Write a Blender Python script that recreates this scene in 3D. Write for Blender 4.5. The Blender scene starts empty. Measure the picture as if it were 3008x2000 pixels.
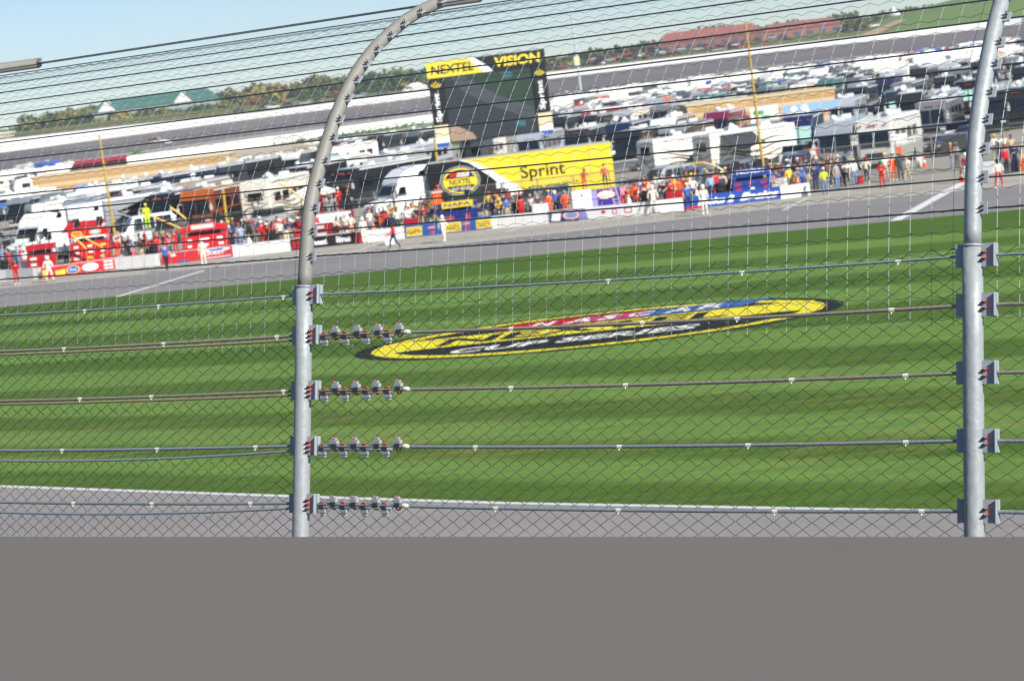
import bpy, bmesh, math, random
from mathutils import Vector, Matrix
from math import radians, sin, cos, pi, atan2, sqrt, hypot
RND = random.Random(7)
SC = bpy.context.scene
COL = SC.collection
# ------------------------------------------------------------------ camera
F, CX, CY, H = 6300.0, 1504.0, 1000.0, 9.4       # the photograph's own pixels, metres
PITCH, ROLL = radians(6.87), radians(7.0)
R0 = Vector((1, 0, 0)); U0 = Vector((0, sin(PITCH), cos(PITCH))); FW = Vector((0, cos(PITCH), -sin(PITCH)))
CR = cos(ROLL) * R0 - sin(ROLL) * U0
CU = sin(ROLL) * R0 + cos(ROLL) * U0
EYE = Vector((0, 0, H))
cam_d = bpy.data.cameras.new("camera"); cam = bpy.data.objects.new("camera", cam_d); COL.objects.link(cam)
m = Matrix((CR, CU, -FW)).transposed().to_4x4(); m.translation = EYE
cam.matrix_world = m
cam_d.sensor_width = 36; cam_d.lens = F / 3008 * 36; cam_d.clip_start = 0.1; cam_d.clip_end = 9000
cam_d.dof.use_dof = True; cam_d.dof.focus_distance = 11.0; cam_d.dof.aperture_fstop = 6.0
SC.camera = cam
# ------------------------------------------------------------------ light
SUN_DIR = Vector((0.56, -0.68, 0.6)).normalized()
world = bpy.data.worlds.new("World"); SC.world = world; world.use_nodes = True
nt = world.node_tree; bg = nt.nodes['Background']
sky = nt.nodes.new('ShaderNodeTexSky'); sky.sky_type = 'NISHITA'; sky.sun_disc = False
sky.sun_elevation = math.asin(SUN_DIR.z); sky.sun_rotation = atan2(SUN_DIR.x, SUN_DIR.y)
sky.air_density = 0.68; sky.dust_density = 0.14; sky.ozone_density = 2.6
nt.links.new(sky.outputs[0], bg.inputs[0]); bg.inputs[1].default_value = 0.062
sl = bpy.data.lights.new("sun", 'SUN'); sl.energy = 4.0; sl.angle = radians(0.5); sl.color = (1, 0.955, 0.88)
so = bpy.data.objects.new("sun", sl); COL.objects.link(so)
so.rotation_euler = (-SUN_DIR).to_track_quat('-Z', 'Y').to_euler(); so.location = (60, -60, 80)
SC.view_settings.view_transform = 'Standard'; SC.view_settings.look = 'None'
SC.view_settings.gamma = 1; SC.view_settings.exposure = 0.84
# ------------------------------------------------------------------ photo pixel -> point in the place
def ray(px, py): return ((px - CX) / F) * CR - ((py - CY) / F) * CU + FW
def G(px, py, z=0.0):
    d = ray(px, py); t = (z - H) / d.z; return EYE + d * t
def AT(px, py, Y):
    d = ray(px, py); return EYE + d * (Y / d.y)
def hor(px): return 420 - .1228 * px
def scr(p):
    v = Vector(p) - EYE; w = v.dot(FW); return (CX + F * v.dot(CR) / w, CY - F * v.dot(CU) / w)
# ------------------------------------------------------------------ materials
def lin(c):
    if isinstance(c, str):
        c = c.lstrip('#'); c = [int(c[i:i + 2], 16) / 255 for i in (0, 2, 4)]
        c = [x / 12.92 if x <= .04045 else ((x + .055) / 1.055) ** 2.4 for x in c]
    return tuple(c)
MATS = {}
def mat(name, col, rough=.6, metal=0., var=.12, scale=3., coat=0., emit=0., bump=0., spec=.5, detail=4):
    if name in MATS: return MATS[name]
    m = bpy.data.materials.new(name); m.use_nodes = True; n = m.node_tree; b = n.nodes['Principled BSDF']
    c = lin(col); tc = n.nodes.new('ShaderNodeTexCoord'); no = n.nodes.new('ShaderNodeTexNoise')
    no.inputs['Scale'].default_value = scale; no.inputs['Detail'].default_value = detail
    n.links.new(tc.outputs['Object'], no.inputs['Vector'])
    mx = n.nodes.new('ShaderNodeMix'); mx.data_type = 'RGBA'
    mx.inputs[6].default_value = (*[x * (1 - var) for x in c], 1); mx.inputs[7].default_value = (*[min(1, x * (1 + var)) for x in c], 1)
    n.links.new(no.outputs['Fac'], mx.inputs[0]); n.links.new(mx.outputs[2], b.inputs['Base Color'])
    b.inputs['Roughness'].default_value = rough; b.inputs['Metallic'].default_value = metal
    b.inputs['Coat Weight'].default_value = coat; b.inputs['Specular IOR Level'].default_value = spec
    if emit: n.links.new(mx.outputs[2], b.inputs['Emission Color']); b.inputs['Emission Strength'].default_value = emit
    if bump:
        bu = n.nodes.new('ShaderNodeBump'); bu.inputs['Strength'].default_value = bump; bu.inputs['Distance'].default_value = .01
        n.links.new(no.outputs['Fac'], bu.inputs['Height']); n.links.new(bu.outputs[0], b.inputs['Normal'])
    MATS[name] = m; return m
def paint(col, rough=.35): return mat('paint_' + str(col), col, rough, 0, .05, 1.5, coat=.3)
def cloth(col): return mat('cloth_' + str(col), col, .85, 0, .15, 14)
def plain(col, rough=.6): return mat('plain_' + str(col), col, rough, 0, .08, 5)
M_GLASS = mat('dark_glass', '#10161c', .08, 0, .3, .8, coat=.5)
M_TYRE = mat('tyre_rubber', '#17171a', .8, 0, .2, 6)
M_RIM = mat('wheel_metal', '#b8bcc0', .35, .8)
M_GALV = mat('galvanised_steel', '#92989b', .5, .1, .2, 26, bump=.35, detail=8)
M_GALV2 = mat('weathered_unlit_steel', '#7f7e78', .6, .05, .14, 18, bump=.3)  # weathered grey; unlit tone of the left upper pipe darkened into the colour
M_PLATE = mat('zinc_plate', '#97a0a8', .55, .1, .15, 30)
M_CABLE = mat('steel_cable', '#828c93', .5, .2, .25, 60, bump=.4)
M_CABLE2 = mat('rusty_tan_cable', '#8d7c66', .7, .2, .25, 60, bump=.4)
M_CABLED = mat('dark_cable', '#39434a', .6, .15, .2, 40)
M_CHAIN = mat('chain_wire', '#5c5d52', .6, .3, .25, 9)
M_WEAVE = mat('woven_wire', '#6f7a7a', .5, .4, .3, 8)
M_WEAVEV = mat('woven_upright_wire', '#8d9995', .5, .3, .2, 5)
M_RED = mat('red_nut', '#ad4a38', .55)
M_BLACK = plain('#0d0e10', .6)
M_WHITE = paint('#e9e9e6')
# ------------------------------------------------------------------ mesh building
class MB:
    def __init__(s): s.v = []; s.f = []; s.m = []
    def add(s, vs, fs, m=0, M=None):
        o = len(s.v)
        s.v += [tuple(M @ Vector(p)) if M else tuple(p) for p in vs]
        s.f += [tuple(i + o for i in f) for f in fs]; s.m += [m] * len(fs); return s
    def box(s, c, d, m=0, M=None):
        x, y, z = c; a, b, e = [k / 2 for k in d]
        vs = [(x + i * a, y + j * b, z + k * e) for i in (-1, 1) for j in (-1, 1) for k in (-1, 1)]
        return s.add(vs, [(0, 1, 3, 2), (4, 6, 7, 5), (0, 4, 5, 1), (2, 3, 7, 6), (0, 2, 6, 4), (1, 5, 7, 3)], m, M)
    def tube(s, pts, r, n=6, m=0, caps=True, M=None):
        pts = [Vector(p) for p in pts]; vs = []; fs = []; N = len(pts); up = Vector((0, 0, 1)); pr = None
        for i, p in enumerate(pts):
            d = (pts[min(i + 1, N - 1)] - pts[max(i - 1, 0)]).normalized()
            a = pr - d * pr.dot(d) if pr is not None else d.cross(up if abs(d.z) < .9 else Vector((1, 0, 0)))
            a.normalize(); pr = a; b = d.cross(a); rr = r[i] if isinstance(r, (list, tuple)) else r
            for k in range(n):
                t = 2 * pi * k / n; vs.append(p + (a * cos(t) + b * sin(t)) * rr)
        for i in range(N - 1):
            for k in range(n):
                fs.append((i * n + k, i * n + (k + 1) % n, (i + 1) * n + (k + 1) % n, (i + 1) * n + k))
        if caps: fs += [tuple(range(n))[::-1], tuple((N - 1) * n + k for k in range(n))]
        return s.add(vs, fs, m, M)
    def prism(s, prof, y0, y1, m=0, M=None):          # profile in (x, z), extruded along y
        n = len(prof); vs = [(a, y0, b) for a, b in prof] + [(a, y1, b) for a, b in prof]
        return s.add(vs, [tuple(range(n)), tuple(range(2 * n - 1, n - 1, -1))] + [(i, i + n, (i + 1) % n + n, (i + 1) % n) for i in range(n)], m, M)
    def lathe(s, prof, n=12, m=0, M=None):            # (r, z)
        vs = [(r * cos(2 * pi * k / n), r * sin(2 * pi * k / n), z) for r, z in prof for k in range(n)]
        fs = [(i * n + k, i * n + (k + 1) % n, (i + 1) * n + (k + 1) % n, (i + 1) * n + k) for i in range(len(prof) - 1) for k in range(n)]
        fs += [tuple(range(n))[::-1], tuple((len(prof) - 1) * n + k for k in range(n))]
        return s.add(vs, fs, m, M)
    def build(s, name, mats, parent=None, loc=None, rz=0, smooth=False, bevel=0, M=None):
        me = bpy.data.meshes.new(name); me.from_pydata(s.v, [], s.f)
        me.polygons.foreach_set('material_index', s.m)
        if not isinstance(mats, (list, tuple)): mats = [mats]
        for x in mats: me.materials.append(x)
        bm = bmesh.new(); bm.from_mesh(me)
        bmesh.ops.recalc_face_normals(bm, faces=bm.faces)
        if bevel:
            es = [e for e in bm.edges if len(e.link_faces) == 2 and e.calc_face_angle(0) > .5]
            bmesh.ops.bevel(bm, geom=es, offset=bevel, segments=2, profile=.6, affect='EDGES', clamp_overlap=True)
        bm.to_mesh(me); bm.free()
        if smooth: me.polygons.foreach_set('use_smooth', [True] * len(me.polygons))
        me.update()
        o = bpy.data.objects.new(name, me); COL.objects.link(o)
        if parent: o.parent = parent
        if loc is not None: o.location = loc
        if rz: o.rotation_euler = (0, 0, rz)
        if M is not None: o.matrix_world = M
        return o
def tag(o, label, cat, group=None):
    o['label'] = label; o['category'] = cat
    if group: o['group'] = group
    return o
def thing(name, label, cat, loc, rz=0, group=None):
    o = bpy.data.objects.new(name, None); COL.objects.link(o); o.location = loc; o.rotation_euler = (0, 0, rz)
    o.empty_display_size = .2
    return tag(o, label, cat, group)
def struct(o): o['kind'] = 'structure'; return o
KIDS = {}
def copy_tree(o, parent=None):
    c = o.copy(); COL.objects.link(c); c.parent = parent
    for ch in [x for x in ALLKIDS(o)]: copy_tree(ch, c)
    return c
def ALLKIDS(o): return list(o.children)
_tc = {}
def text2d(s, bold=0., shear=0.):
    k = (s, bold, shear)
    if k not in _tc:
        cu = bpy.data.curves.new('t', 'FONT'); cu.body = s; cu.size = 1; cu.offset = bold; cu.shear = shear; cu.align_x = 'CENTER'; cu.fill_mode = 'FRONT'; cu.resolution_u = 3
        ob = bpy.data.objects.new('t', cu); COL.objects.link(ob)
        bpy.context.view_layer.update()
        me = bpy.data.meshes.new_from_object(ob.evaluated_get(bpy.context.evaluated_depsgraph_get()))
        vs = [(v.co.x, v.co.y) for v in me.vertices]; fs = [tuple(p.vertices) for p in me.polygons]
        bpy.data.objects.remove(ob); bpy.data.curves.remove(cu); bpy.data.meshes.remove(me)
        x0 = min(v[0] for v in vs); x1 = max(v[0] for v in vs); y0 = min(v[1] for v in vs); y1 = max(v[1] for v in vs)
        vs = [((x - (x0 + x1) / 2) / (x1 - x0), (y - (y0 + y1) / 2) / (y1 - y0)) for x, y in vs]
        _tc[k] = (vs, fs)
    return _tc[k]
def add_text(mb, s, fn, cx, cy, w, h, m=0, bold=.02, shear=0., rot=0):
    vs, fs = text2d(s, bold, shear); c, q = cos(rot), sin(rot)
    mb.add([fn(cx + (x * w) * c - (y * h) * q, cy + (x * w) * q + (y * h) * c) for x, y in vs], fs, m)
def ribbon(mb, pts, w, fn, m=0):                      # flat ribbon of varying width in 2D
    vs = []; n = len(pts)
    for i, (x, y) in enumerate(pts):
        a = pts[max(0, i - 1)]; b = pts[min(n - 1, i + 1)]; dx, dy = b[0] - a[0], b[1] - a[1]; L = hypot(dx, dy) or 1
        ww = w[i] / 2 if isinstance(w, (list, tuple)) else w / 2
        vs += [fn(x - dy / L * ww, y + dx / L * ww), fn(x + dy / L * ww, y - dx / L * ww)]
    mb.add(vs, [(2 * i, 2 * i + 1, 2 * i + 3, 2 * i + 2) for i in range(n - 1)], m)
def poly(mb, pts, fn, m=0): mb.add([fn(*p) for p in pts], [tuple(range(len(pts)))], m)
def disc(mb, cx, cy, rx, ry, fn, m=0, n=40, r0=0):
    if not r0: poly(mb, [(cx + rx * cos(2 * pi * k / n), cy + ry * sin(2 * pi * k / n)) for k in range(n)], fn, m)
    else:
        vs = []
        for k in range(n):
            c, s_ = cos(2 * pi * k / n), sin(2 * pi * k / n); vs += [fn(cx + rx * c, cy + ry * s_), fn(cx + (rx - r0) * c, cy + (ry - r0) * s_)]
        mb.add(vs, [(2 * k, 2 * k + 1, (2 * k + 3) % (2 * n), (2 * k + 2) % (2 * n)) for k in range(n)], m)
def interp(tab, x):
    if x <= tab[0][0]: return tab[0][1] + (tab[1][1] - tab[0][1]) / (tab[1][0] - tab[0][0]) * (x - tab[0][0])
    for (a, b), (c, d) in zip(tab, tab[1:]):
        if x <= c: return b + (d - b) * (x - a) / (c - a)
    (a, b), (c, d) = tab[-2:]; return d + (d - b) / (c - a) * (x - c)
# ------------------------------------------------------------------ SETTING: ground sheets
E_FRONT = [(-900, 1398), (0, 1426), (883, 1456), (1504, 1476), (2400, 1492), (3008, 1502), (4000, 1516)]
E_PITG = [(-900, 1000), (0, 903), (877, 820), (1700, 737), (2400, 671), (3008, 615), (4000, 520)]
E_LINE = [(-900, 942), (0, 847), (600, 787), (1175, 735), (1725, 675), (2300, 609), (3008, 544), (4000, 446)]
E_WALL = [(-900, 910), (0, 827), (123, 821), (340, 791), (475, 779), (684, 755), (855, 737), (1070, 713), (1196, 700), (1453, 671), (1614, 656), (1917, 628), (2294, 585), (2381, 574), (3008, 508), (4000, 410)]
XS = [-900 + 61.25 * i for i in range(81)]
def strip(name, ea, eb, mt, za=0., zb=0., nv=1, z=0.):
    vs = []; uv = []; fs = []
    for i, x in enumerate(XS):
        a = G(x, ea(x)); b = G(x, eb(x))
        for j in range(nv + 1):
            t = j / nv; p = a.lerp(b, t); p.z = z; vs.append(p); uv.append((i * .5, t))
    for i in range(len(XS) - 1):
        for j in range(nv): k = i * (nv + 1) + j; fs.append((k, k + nv + 1, k + nv + 2, k + 1))
    me = bpy.data.meshes.new(name); me.from_pydata(vs, [], fs); ul = me.uv_layers.new(name='UVMap')
    for p in me.polygons:
        for li in p.loop_indices: ul.data[li].uv = uv[me.loops[li].vertex_index]
    me.materials.append(mt); o = bpy.data.objects.new(name, me); COL.objects.link(o); return struct(o)
def ground_mat(name, c1, c2, s1=.05, s2=1.5, rough=.9, c3=None, stretch=1.):
    m = bpy.data.materials.new(name); m.use_nodes = True; n = m.node_tree; b = n.nodes['Principled BSDF']; b.inputs['Roughness'].default_value = rough
    b.inputs['Specular IOR Level'].default_value = .2
    tc = n.nodes.new('ShaderNodeTexCoord'); mp = n.nodes.new('ShaderNodeMapping'); mp.inputs['Scale'].default_value = (1, stretch, 1)
    n.links.new(tc.outputs['Object'], mp.inputs[0])
    a = n.nodes.new('ShaderNodeTexNoise'); a.inputs['Scale'].default_value = s1; a.inputs['Detail'].default_value = 6
    d = n.nodes.new('ShaderNodeTexNoise'); d.inputs['Scale'].default_value = s2; d.inputs['Detail'].default_value = 8; d.inputs['Roughness'].default_value = .7
    n.links.new(mp.outputs[0], a.inputs[0]); n.links.new(mp.outputs[0], d.inputs[0])
    ad = n.nodes.new('ShaderNodeMath'); ad.operation = 'ADD'; n.links.new(a.outputs['Fac'], ad.inputs[0]); n.links.new(d.outputs['Fac'], ad.inputs[1])
    r = n.nodes.new('ShaderNodeMapRange'); r.inputs[1].default_value = .7; r.inputs[2].default_value = 1.3; n.links.new(ad.outputs[0], r.inputs[0])
    mx = n.nodes.new('ShaderNodeMix'); mx.data_type = 'RGBA'; mx.inputs[6].default_value = (*lin(c1), 1); mx.inputs[7].default_value = (*lin(c2), 1)
    n.links.new(r.outputs[0], mx.inputs[0]); n.links.new(mx.outputs[2], b.inputs['Base Color']); return m
M_ASPH = ground_mat('pit_asphalt', '#7c7a79', '#898685', .05, 1.2, stretch=3)
M_ASPHT = ground_mat('track_asphalt', '#868280', '#969290', .1, 2.5)
M_ASPHF = ground_mat('back_track_asphalt', '#5c595b', '#6b6869', .02, .3, stretch=4)
M_CONC = ground_mat('pale_concrete', '#9c978d', '#aca79c', .1, 1.)
M_PADD = ground_mat('paddock_gravel', '#8d8a82', '#a39f96', .05, .5)
M_FIELD = ground_mat('rough_grass', '#4a6330', '#6b7b42', .01, .15)
M_GRASSI = ground_mat('infield_far_grass', '#47702c', '#5a8038', .02, .3)
M_LINE = mat('white_line_paint', '#d9dad9', .7, 0, .08, 2)
M_LINEC = mat('worn_line_paint', '#c9c8c4', .7, 0, .1, 2)
# base ground to the horizon
mb = MB(); mb.add([(-1400, 20, -.06), (1400, 20, -.06), (1400, 1480, -.06), (-1400, 1480, -.06)], [(0, 1, 2, 3)]); struct(mb.build('ground', M_FIELD))
fw_ = lambda x: interp(E_WALL, x); fl = lambda x: interp(E_LINE, x); fp = lambda x: interp(E_PITG, x); ff = lambda x: interp(E_FRONT, x)
I_FAR = [(-900, 600), (0, 510), (180, 487), (760, 406), (1265, 338), (1606, 292), (2260, 200), (2924, 132), (3008, 122), (4000, 10)]
fi = lambda x: interp(I_FAR, x)
strip('paddock', lambda x: fw_(x) - 4, lambda x: fi(x) + 14, M_PADD, z=-.004)
strip('pit_lane_concrete', lambda x: fl(x) + 1, lambda x: fw_(x) - 5, M_CONC)
strip('pit_road', lambda x: fp(x) + 2, lambda x: fl(x) - 0, M_ASPH, z=.004)
# striped mown grass
GB = [820, 841, 868, 886, 908, 944, 979, 1018, 1062, 1112, 1155, 1209, 1255, 1305, 1350, 1400, 1427, 1453]
gY0, gY1 = G(816, ff(816)).y, G(816, fp(816)).y
gt = sorted(max(0, min(1, (G(816, y).y - gY0) / (gY1 - gY0))) for y in GB)
def grass_mat():
    m = bpy.data.materials.new('mown_grass'); m.use_nodes = True; n = m.node_tree; b = n.nodes['Principled BSDF']; b.inputs['Roughness'].default_value = .95
    b.inputs['Specular IOR Level'].default_value = .1
    uv = n.nodes.new('ShaderNodeUVMap'); sp = n.nodes.new('ShaderNodeSeparateXYZ'); n.links.new(uv.outputs[0], sp.inputs[0])
    tc = n.nodes.new('ShaderNodeTexCoord')
    def noise(sc, st, det=6, ro=.6):
        mp = n.nodes.new('ShaderNodeMapping'); mp.inputs['Scale'].default_value = st; mp.inputs['Rotation'].default_value = (0, 0, radians(8))
        n.links.new(tc.outputs['Object'], mp.inputs[0])
        q = n.nodes.new('ShaderNodeTexNoise'); q.inputs['Scale'].default_value = sc; q.inputs['Detail'].default_value = det; q.inputs['Roughness'].default_value = ro
        n.links.new(mp.outputs[0], q.inputs[0]); return q
    w = noise(.25, (.15, 1, 1)); wob = n.nodes.new('ShaderNodeMath'); wob.operation = 'MULTIPLY_ADD'; wob.inputs[1].default_value = .03
    n.links.new(w.outputs['Fac'], wob.inputs[0]); n.links.new(sp.outputs[1], wob.inputs[2])
    sb = n.nodes.new('ShaderNodeMath'); sb.operation = 'SUBTRACT'; sb.inputs[1].default_value = .015; n.links.new(wob.outputs[0], sb.inputs[0])
    cr = n.nodes.new('ShaderNodeValToRGB'); n.links.new(sb.outputs[0], cr.inputs[0]); cr.color_ramp.interpolation = 'LINEAR'
    D, L = (.066, .128, .019, 1), (.118, .212, .044, 1)
    # nearest band first
    seq = gt; cols = []
    for i in range(len(seq) - 1):
        light = (len(seq) - 2 - i) % 2 == 0
        cols.append(L if light else D)
    cols = [D if i in (0,) else c for i, c in enumerate(cols)]
    els = cr.color_ramp.elements
    pts = []
    for i, c in enumerate(cols):
        pts += [(seq[i] + .006, c), (seq[i + 1] - .006, c)]
    pts = [p for i, p in enumerate(pts)]
    # colour ramp holds at most 32 stops
    pts = pts[:32]
    while len(els) < len(pts): els.new(.5)
    for e, (p, c) in zip(els, sorted(pts, key=lambda q: q[0])): e.position = min(1, max(0, p)); e.color = c
    f = noise(1.6, (.22, 1.3, 1), 8, .75); mr = n.nodes.new('ShaderNodeMapRange'); mr.inputs[1].default_value = .3; mr.inputs[2].default_value = .7; mr.inputs[3].default_value = .7; mr.inputs[4].default_value = 1.3
    n.links.new(f.outputs['Fac'], mr.inputs[0])
    mu = n.nodes.new('ShaderNodeMix'); mu.data_type = 'RGBA'; mu.blend_type = 'MULTIPLY'; mu.inputs[0].default_value = 1
    n.links.new(cr.outputs[0], mu.inputs[6]); n.links.new(mr.outputs[0], mu.inputs[7])
    f2 = noise(7., (.35, 1.2, 1), 5, .8); r5 = n.nodes.new('ShaderNodeMapRange'); r5.inputs[1].default_value = .3; r5.inputs[2].default_value = .7; r5.inputs[3].default_value = .82; r5.inputs[4].default_value = 1.18
    n.links.new(f2.outputs['Fac'], r5.inputs[0]); mu0 = mu; mu = n.nodes.new('ShaderNodeMix'); mu.data_type = 'RGBA'; mu.blend_type = 'MULTIPLY'; mu.inputs[0].default_value = 1
    n.links.new(mu0.outputs[2], mu.inputs[6]); n.links.new(r5.outputs[0], mu.inputs[7])
    # dry straw flecks, denser in the front third
    g = noise(1.1, (.12, 1, 1), 9, .8); r2 = n.nodes.new('ShaderNodeMapRange'); r2.inputs[1].default_value = .50; r2.inputs[2].default_value = .66
    n.links.new(g.outputs['Fac'], r2.inputs[0])
    zr = n.nodes.new('ShaderNodeValToRGB'); n.links.new(sp.outputs[1], zr.inputs[0])
    ze = zr.color_ramp.elements; ze[0].position = 0; ze[0].color = (.25, .25, .25, 1); ze[1].position = .38; ze[1].color = (.03, .03, .03, 1)
    for p_, c_ in ((.05, .1), (.10, 1.), (.15, .8), (.24, .55)): e = ze.new(p_); e.color = (c_, c_, c_, 1)
    mm = n.nodes.new('ShaderNodeMath'); mm.operation = 'MULTIPLY'; n.links.new(r2.outputs[0], mm.inputs[0]); n.links.new(zr.outputs[0], mm.inputs[1])
    m3 = n.nodes.new('ShaderNodeMath'); m3.operation = 'MULTIPLY'; m3.inputs[1].default_value = .6; n.links.new(mm.outputs[0], m3.inputs[0])
    mx = n.nodes.new('ShaderNodeMix'); mx.data_type = 'RGBA'; mx.inputs[7].default_value = (.30, .24, .09, 1)
    n.links.new(m3.outputs[0], mx.inputs[0]); n.links.new(mu.outputs[2], mx.inputs[6]); n.links.new(mx.outputs[2], b.inputs['Base Color']); return m
strip('infield_grass', ff, fp, grass_mat(), nv=10, z=.008)
def on_ground(z): return lambda x, y: (x, y, z)
def gline(name, pts, w, mt=M_LINE, z=.014):
    q = [G(*p) for p in pts]; mb = MB(); ribbon(mb, [(p.x, p.y) for p in q], w, on_ground(z)); return struct(mb.build(name, mt))
gline('pit_lane_line', [(x, fl(x)) for x in XS], .22)
gline('pit_stall_line', [(346, 872), (640, 783)], .35)
for a in ([(2630, 649), (2829, 538)],): gline('pit_entry_line', a, .6)
for a in ([(271, 821), (389, 789)], [(600, 795), (766, 747)], [(1034, 742), (1136, 709)], [(1482, 684), (1540, 666)], [(2300, 619), (2372, 583)], [(-20, 850), (60, 836)]):
    gline('pit_box_line', a, .25, M_LINEC)
gline('pit_kerb_seam', [(x, fl(x) - 14) for x in XS], .12, mat('dark_seam', '#6f6b66', .9), z=.010)
# banked racing surface from the grass up to the outer wall, and the near fence line
DXY = Vector((-sin(radians(55.6)), cos(radians(55.6)), 0)); NXY = Vector((-DXY.y * -1, 0, 0))
NXY = Vector((DXY.y, -DXY.x, 0))                       # towards the infield
YL = 11.5
POST_L = AT(892, 1308, YL)
def on_post_plane(px, py, base):                       # ray against the upright plane through base, holding NXY and Z
    d = ray(px, py); t = (base - EYE).dot(DXY) / d.dot(DXY); p = EYE + d * t
    return ((p - base).dot(NXY), p.z)
LP = [(883, 1640), (883.5, 1576), (886, 1400), (889, 1200), (892, 1000), (895, 840), (897, 798), (901, 720), (907, 637), (918, 570), (934, 505), (950, 452), (967, 400), (984, 350), (1003, 302), (1027, 252), (1049, 212), (1075, 174), (1106, 136), (1146, 98), (1186, 64), (1226, 38), (1266, 18), (1300, 5)]
prof = [on_post_plane(x, y, POST_L) for x, y in LP]
# spacing: right post foot line passes x=2865 at the same height
def spacing():
    d = ray(2865, 1576); z0 = prof[1][1]; best = None
    for i in range(0, 900):
        s = i * .01; p = POST_L - DXY * s + NXY * prof[1][0]; p.z = z0
        x, y = scr(p)
        if best is None or abs(x - 2865) < best[0]: best = (abs(x - 2865), s, y)
    return best
_, SPAN, _y = spacing()
NEXT = POST_L + DXY * SPAN

# ------------------------------------------------------------------ catch fence
TIP = on_post_plane(113, 186, NEXT)
prof = [(prof[0][0] - .25, prof[0][1] - .95)] + prof + [(TIP[0], TIP[1])]
cum = [0]
for a, b in zip(prof, prof[1:]): cum.append(cum[-1] + hypot(b[0] - a[0], b[1] - a[1]))
def PF(l):
    for i in range(len(cum) - 1):
        if l <= cum[i + 1] or i == len(cum) - 2:
            t = (l - cum[i]) / (cum[i + 1] - cum[i]); a, b = prof[i], prof[i + 1]; L = cum[i + 1] - cum[i]
            return a[0] + (b[0] - a[0]) * t, a[1] + (b[1] - a[1]) * t, (b[0] - a[0]) / L, (b[1] - a[1]) / L
def FP(s, l, off=0.):                                  # s along the fence, l up the curve, off towards the track
    n, z, tn, tz = PF(l); p = POST_L + DXY * s + NXY * (n + tz * off); p.z = z - tn * off; return p
def l_at(y):                                           # arc length where the left post crosses picture row y
    best = min((abs(scr(FP(0, i * .01))[1] - y), i * .01) for i in range(int(cum[-1] * 100)))
    return best[1]
fence = thing('catch_fence', 'tall curved steel catch fence of posts, cables and wire mesh along the near track wall', 'fence', POST_L.copy())
fence.location.z = prof[0][1]
FI = Matrix.Translation(-Vector(fence.location))
S0, S1 = -2.35 * SPAN, 2.2 * SPAN
def fbuild(mb, name, mt, **k):
    o = fence.location
    mb.v = [(v[0] - o.x, v[1] - o.y, v[2] - o.z) for v in mb.v]
    return mb.build(name, mt, fence, **k)
LJ = l_at(838)
CL = [l_at(y) for y in (1594, 1476, 1308, 1144, 984, 868, 757, 679, 612, 543, 476, 411, 355, 293, 242, 197, 153, 113, 78, 44, 14)] + [cum[-1] - .03]
LOWER = CL[1:5]
for k in (-2, -1, 0, 1, 2):
    mb = MB(); s = k * SPAN
    ls = [LJ * i / 6 for i in range(7)]
    mb.tube([FP(s, l) for l in ls], .0465, 20)
    mb.tube([FP(s, LJ - .012), FP(s, LJ)], .049, 20)
    ls = [LJ + (cum[-1] - LJ) * i / 44 for i in range(45)]
    po = fbuild(mb, 'post', [M_GALV, M_GALV2], smooth=False)
    me = po.data
    mb2 = MB(); mb2.tube([FP(s, l) for l in ls], [.0395 - .004 * i / 44 for i in range(45)], 20)
    o = fence.location
    mb2.v = [(v[0] - o.x, v[1] - o.y, v[2] - o.z) for v in mb2.v]
    up = mb2.build('upper_pipe', M_GALV if k <= 0 and k != 0 else M_GALV2, po, smooth=True)
    up.location = (0, 0, 0)
    po.data.polygons.foreach_set('use_smooth', [True] * len(po.data.polygons))
    # plates with nuts at every cable
    for ci, l in enumerate(CL[1:]):
        big = ci < 5; h = .052 if big else .028; w0, w1 = (.03, .112) if big else (.03, .072)
        n, z, tn, tz = PF(l)
        def pl(a, b, c): return FP(s, l) + DXY * a + (NXY * tn + Vector((0, 0, tz))) * b + (NXY * tz - Vector((0, 0, tn))) * c
        for sd in ((-1, 1) if big else (-1,)):
            pm = MB(); ww = w1 if sd < 0 else .075
            vs = [pl(sd * a, b, c) for a in (w0, ww) for b in (-h, h) for c in (-.012, -.004)]
            pm.add(vs, [(0, 1, 3, 2), (4, 6, 7, 5), (0, 4, 5, 1), (2, 3, 7, 6), (0, 2, 6, 4), (1, 5, 7, 3)])
            if big and sd < 0:
                vs = [pl(sd * a, b, c) for a in (ww - .004, ww) for b in (-h, h) for c in (-.03, .02)]
                pm.add(vs, [(0, 1, 3, 2), (4, 6, 7, 5), (0, 4, 5, 1), (2, 3, 7, 6), (0, 2, 6, 4), (1, 5, 7, 3)])
            nuts = (-.014, .014) if k != 0 or not big or ci == 4 else (-.024, 0, .024)
            if not big: nuts = (-.009, .009)
            for q in nuts:
                aa = -.066 if big else -.054; r = .0068 if big else .0036
                if sd > 0: aa = .062
                if sd < 0:
                    pm.tube([pl(aa, q, -.012), pl(aa, q, -.034)], r, 6, 1)
                    pm.tube([pl(aa, q, -.034), pl(aa, q, -.044)], r * .5, 6, 0)
                    pm.tube([pl(aa + .018, q - .004, -.02), pl(aa - .0, q, -.016)], r * .7, 5, 2)
            fbuild(pm, 'cable_plate', [M_PLATE, M_RED if big else plain('#5e3a34'), M_CABLED])
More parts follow.
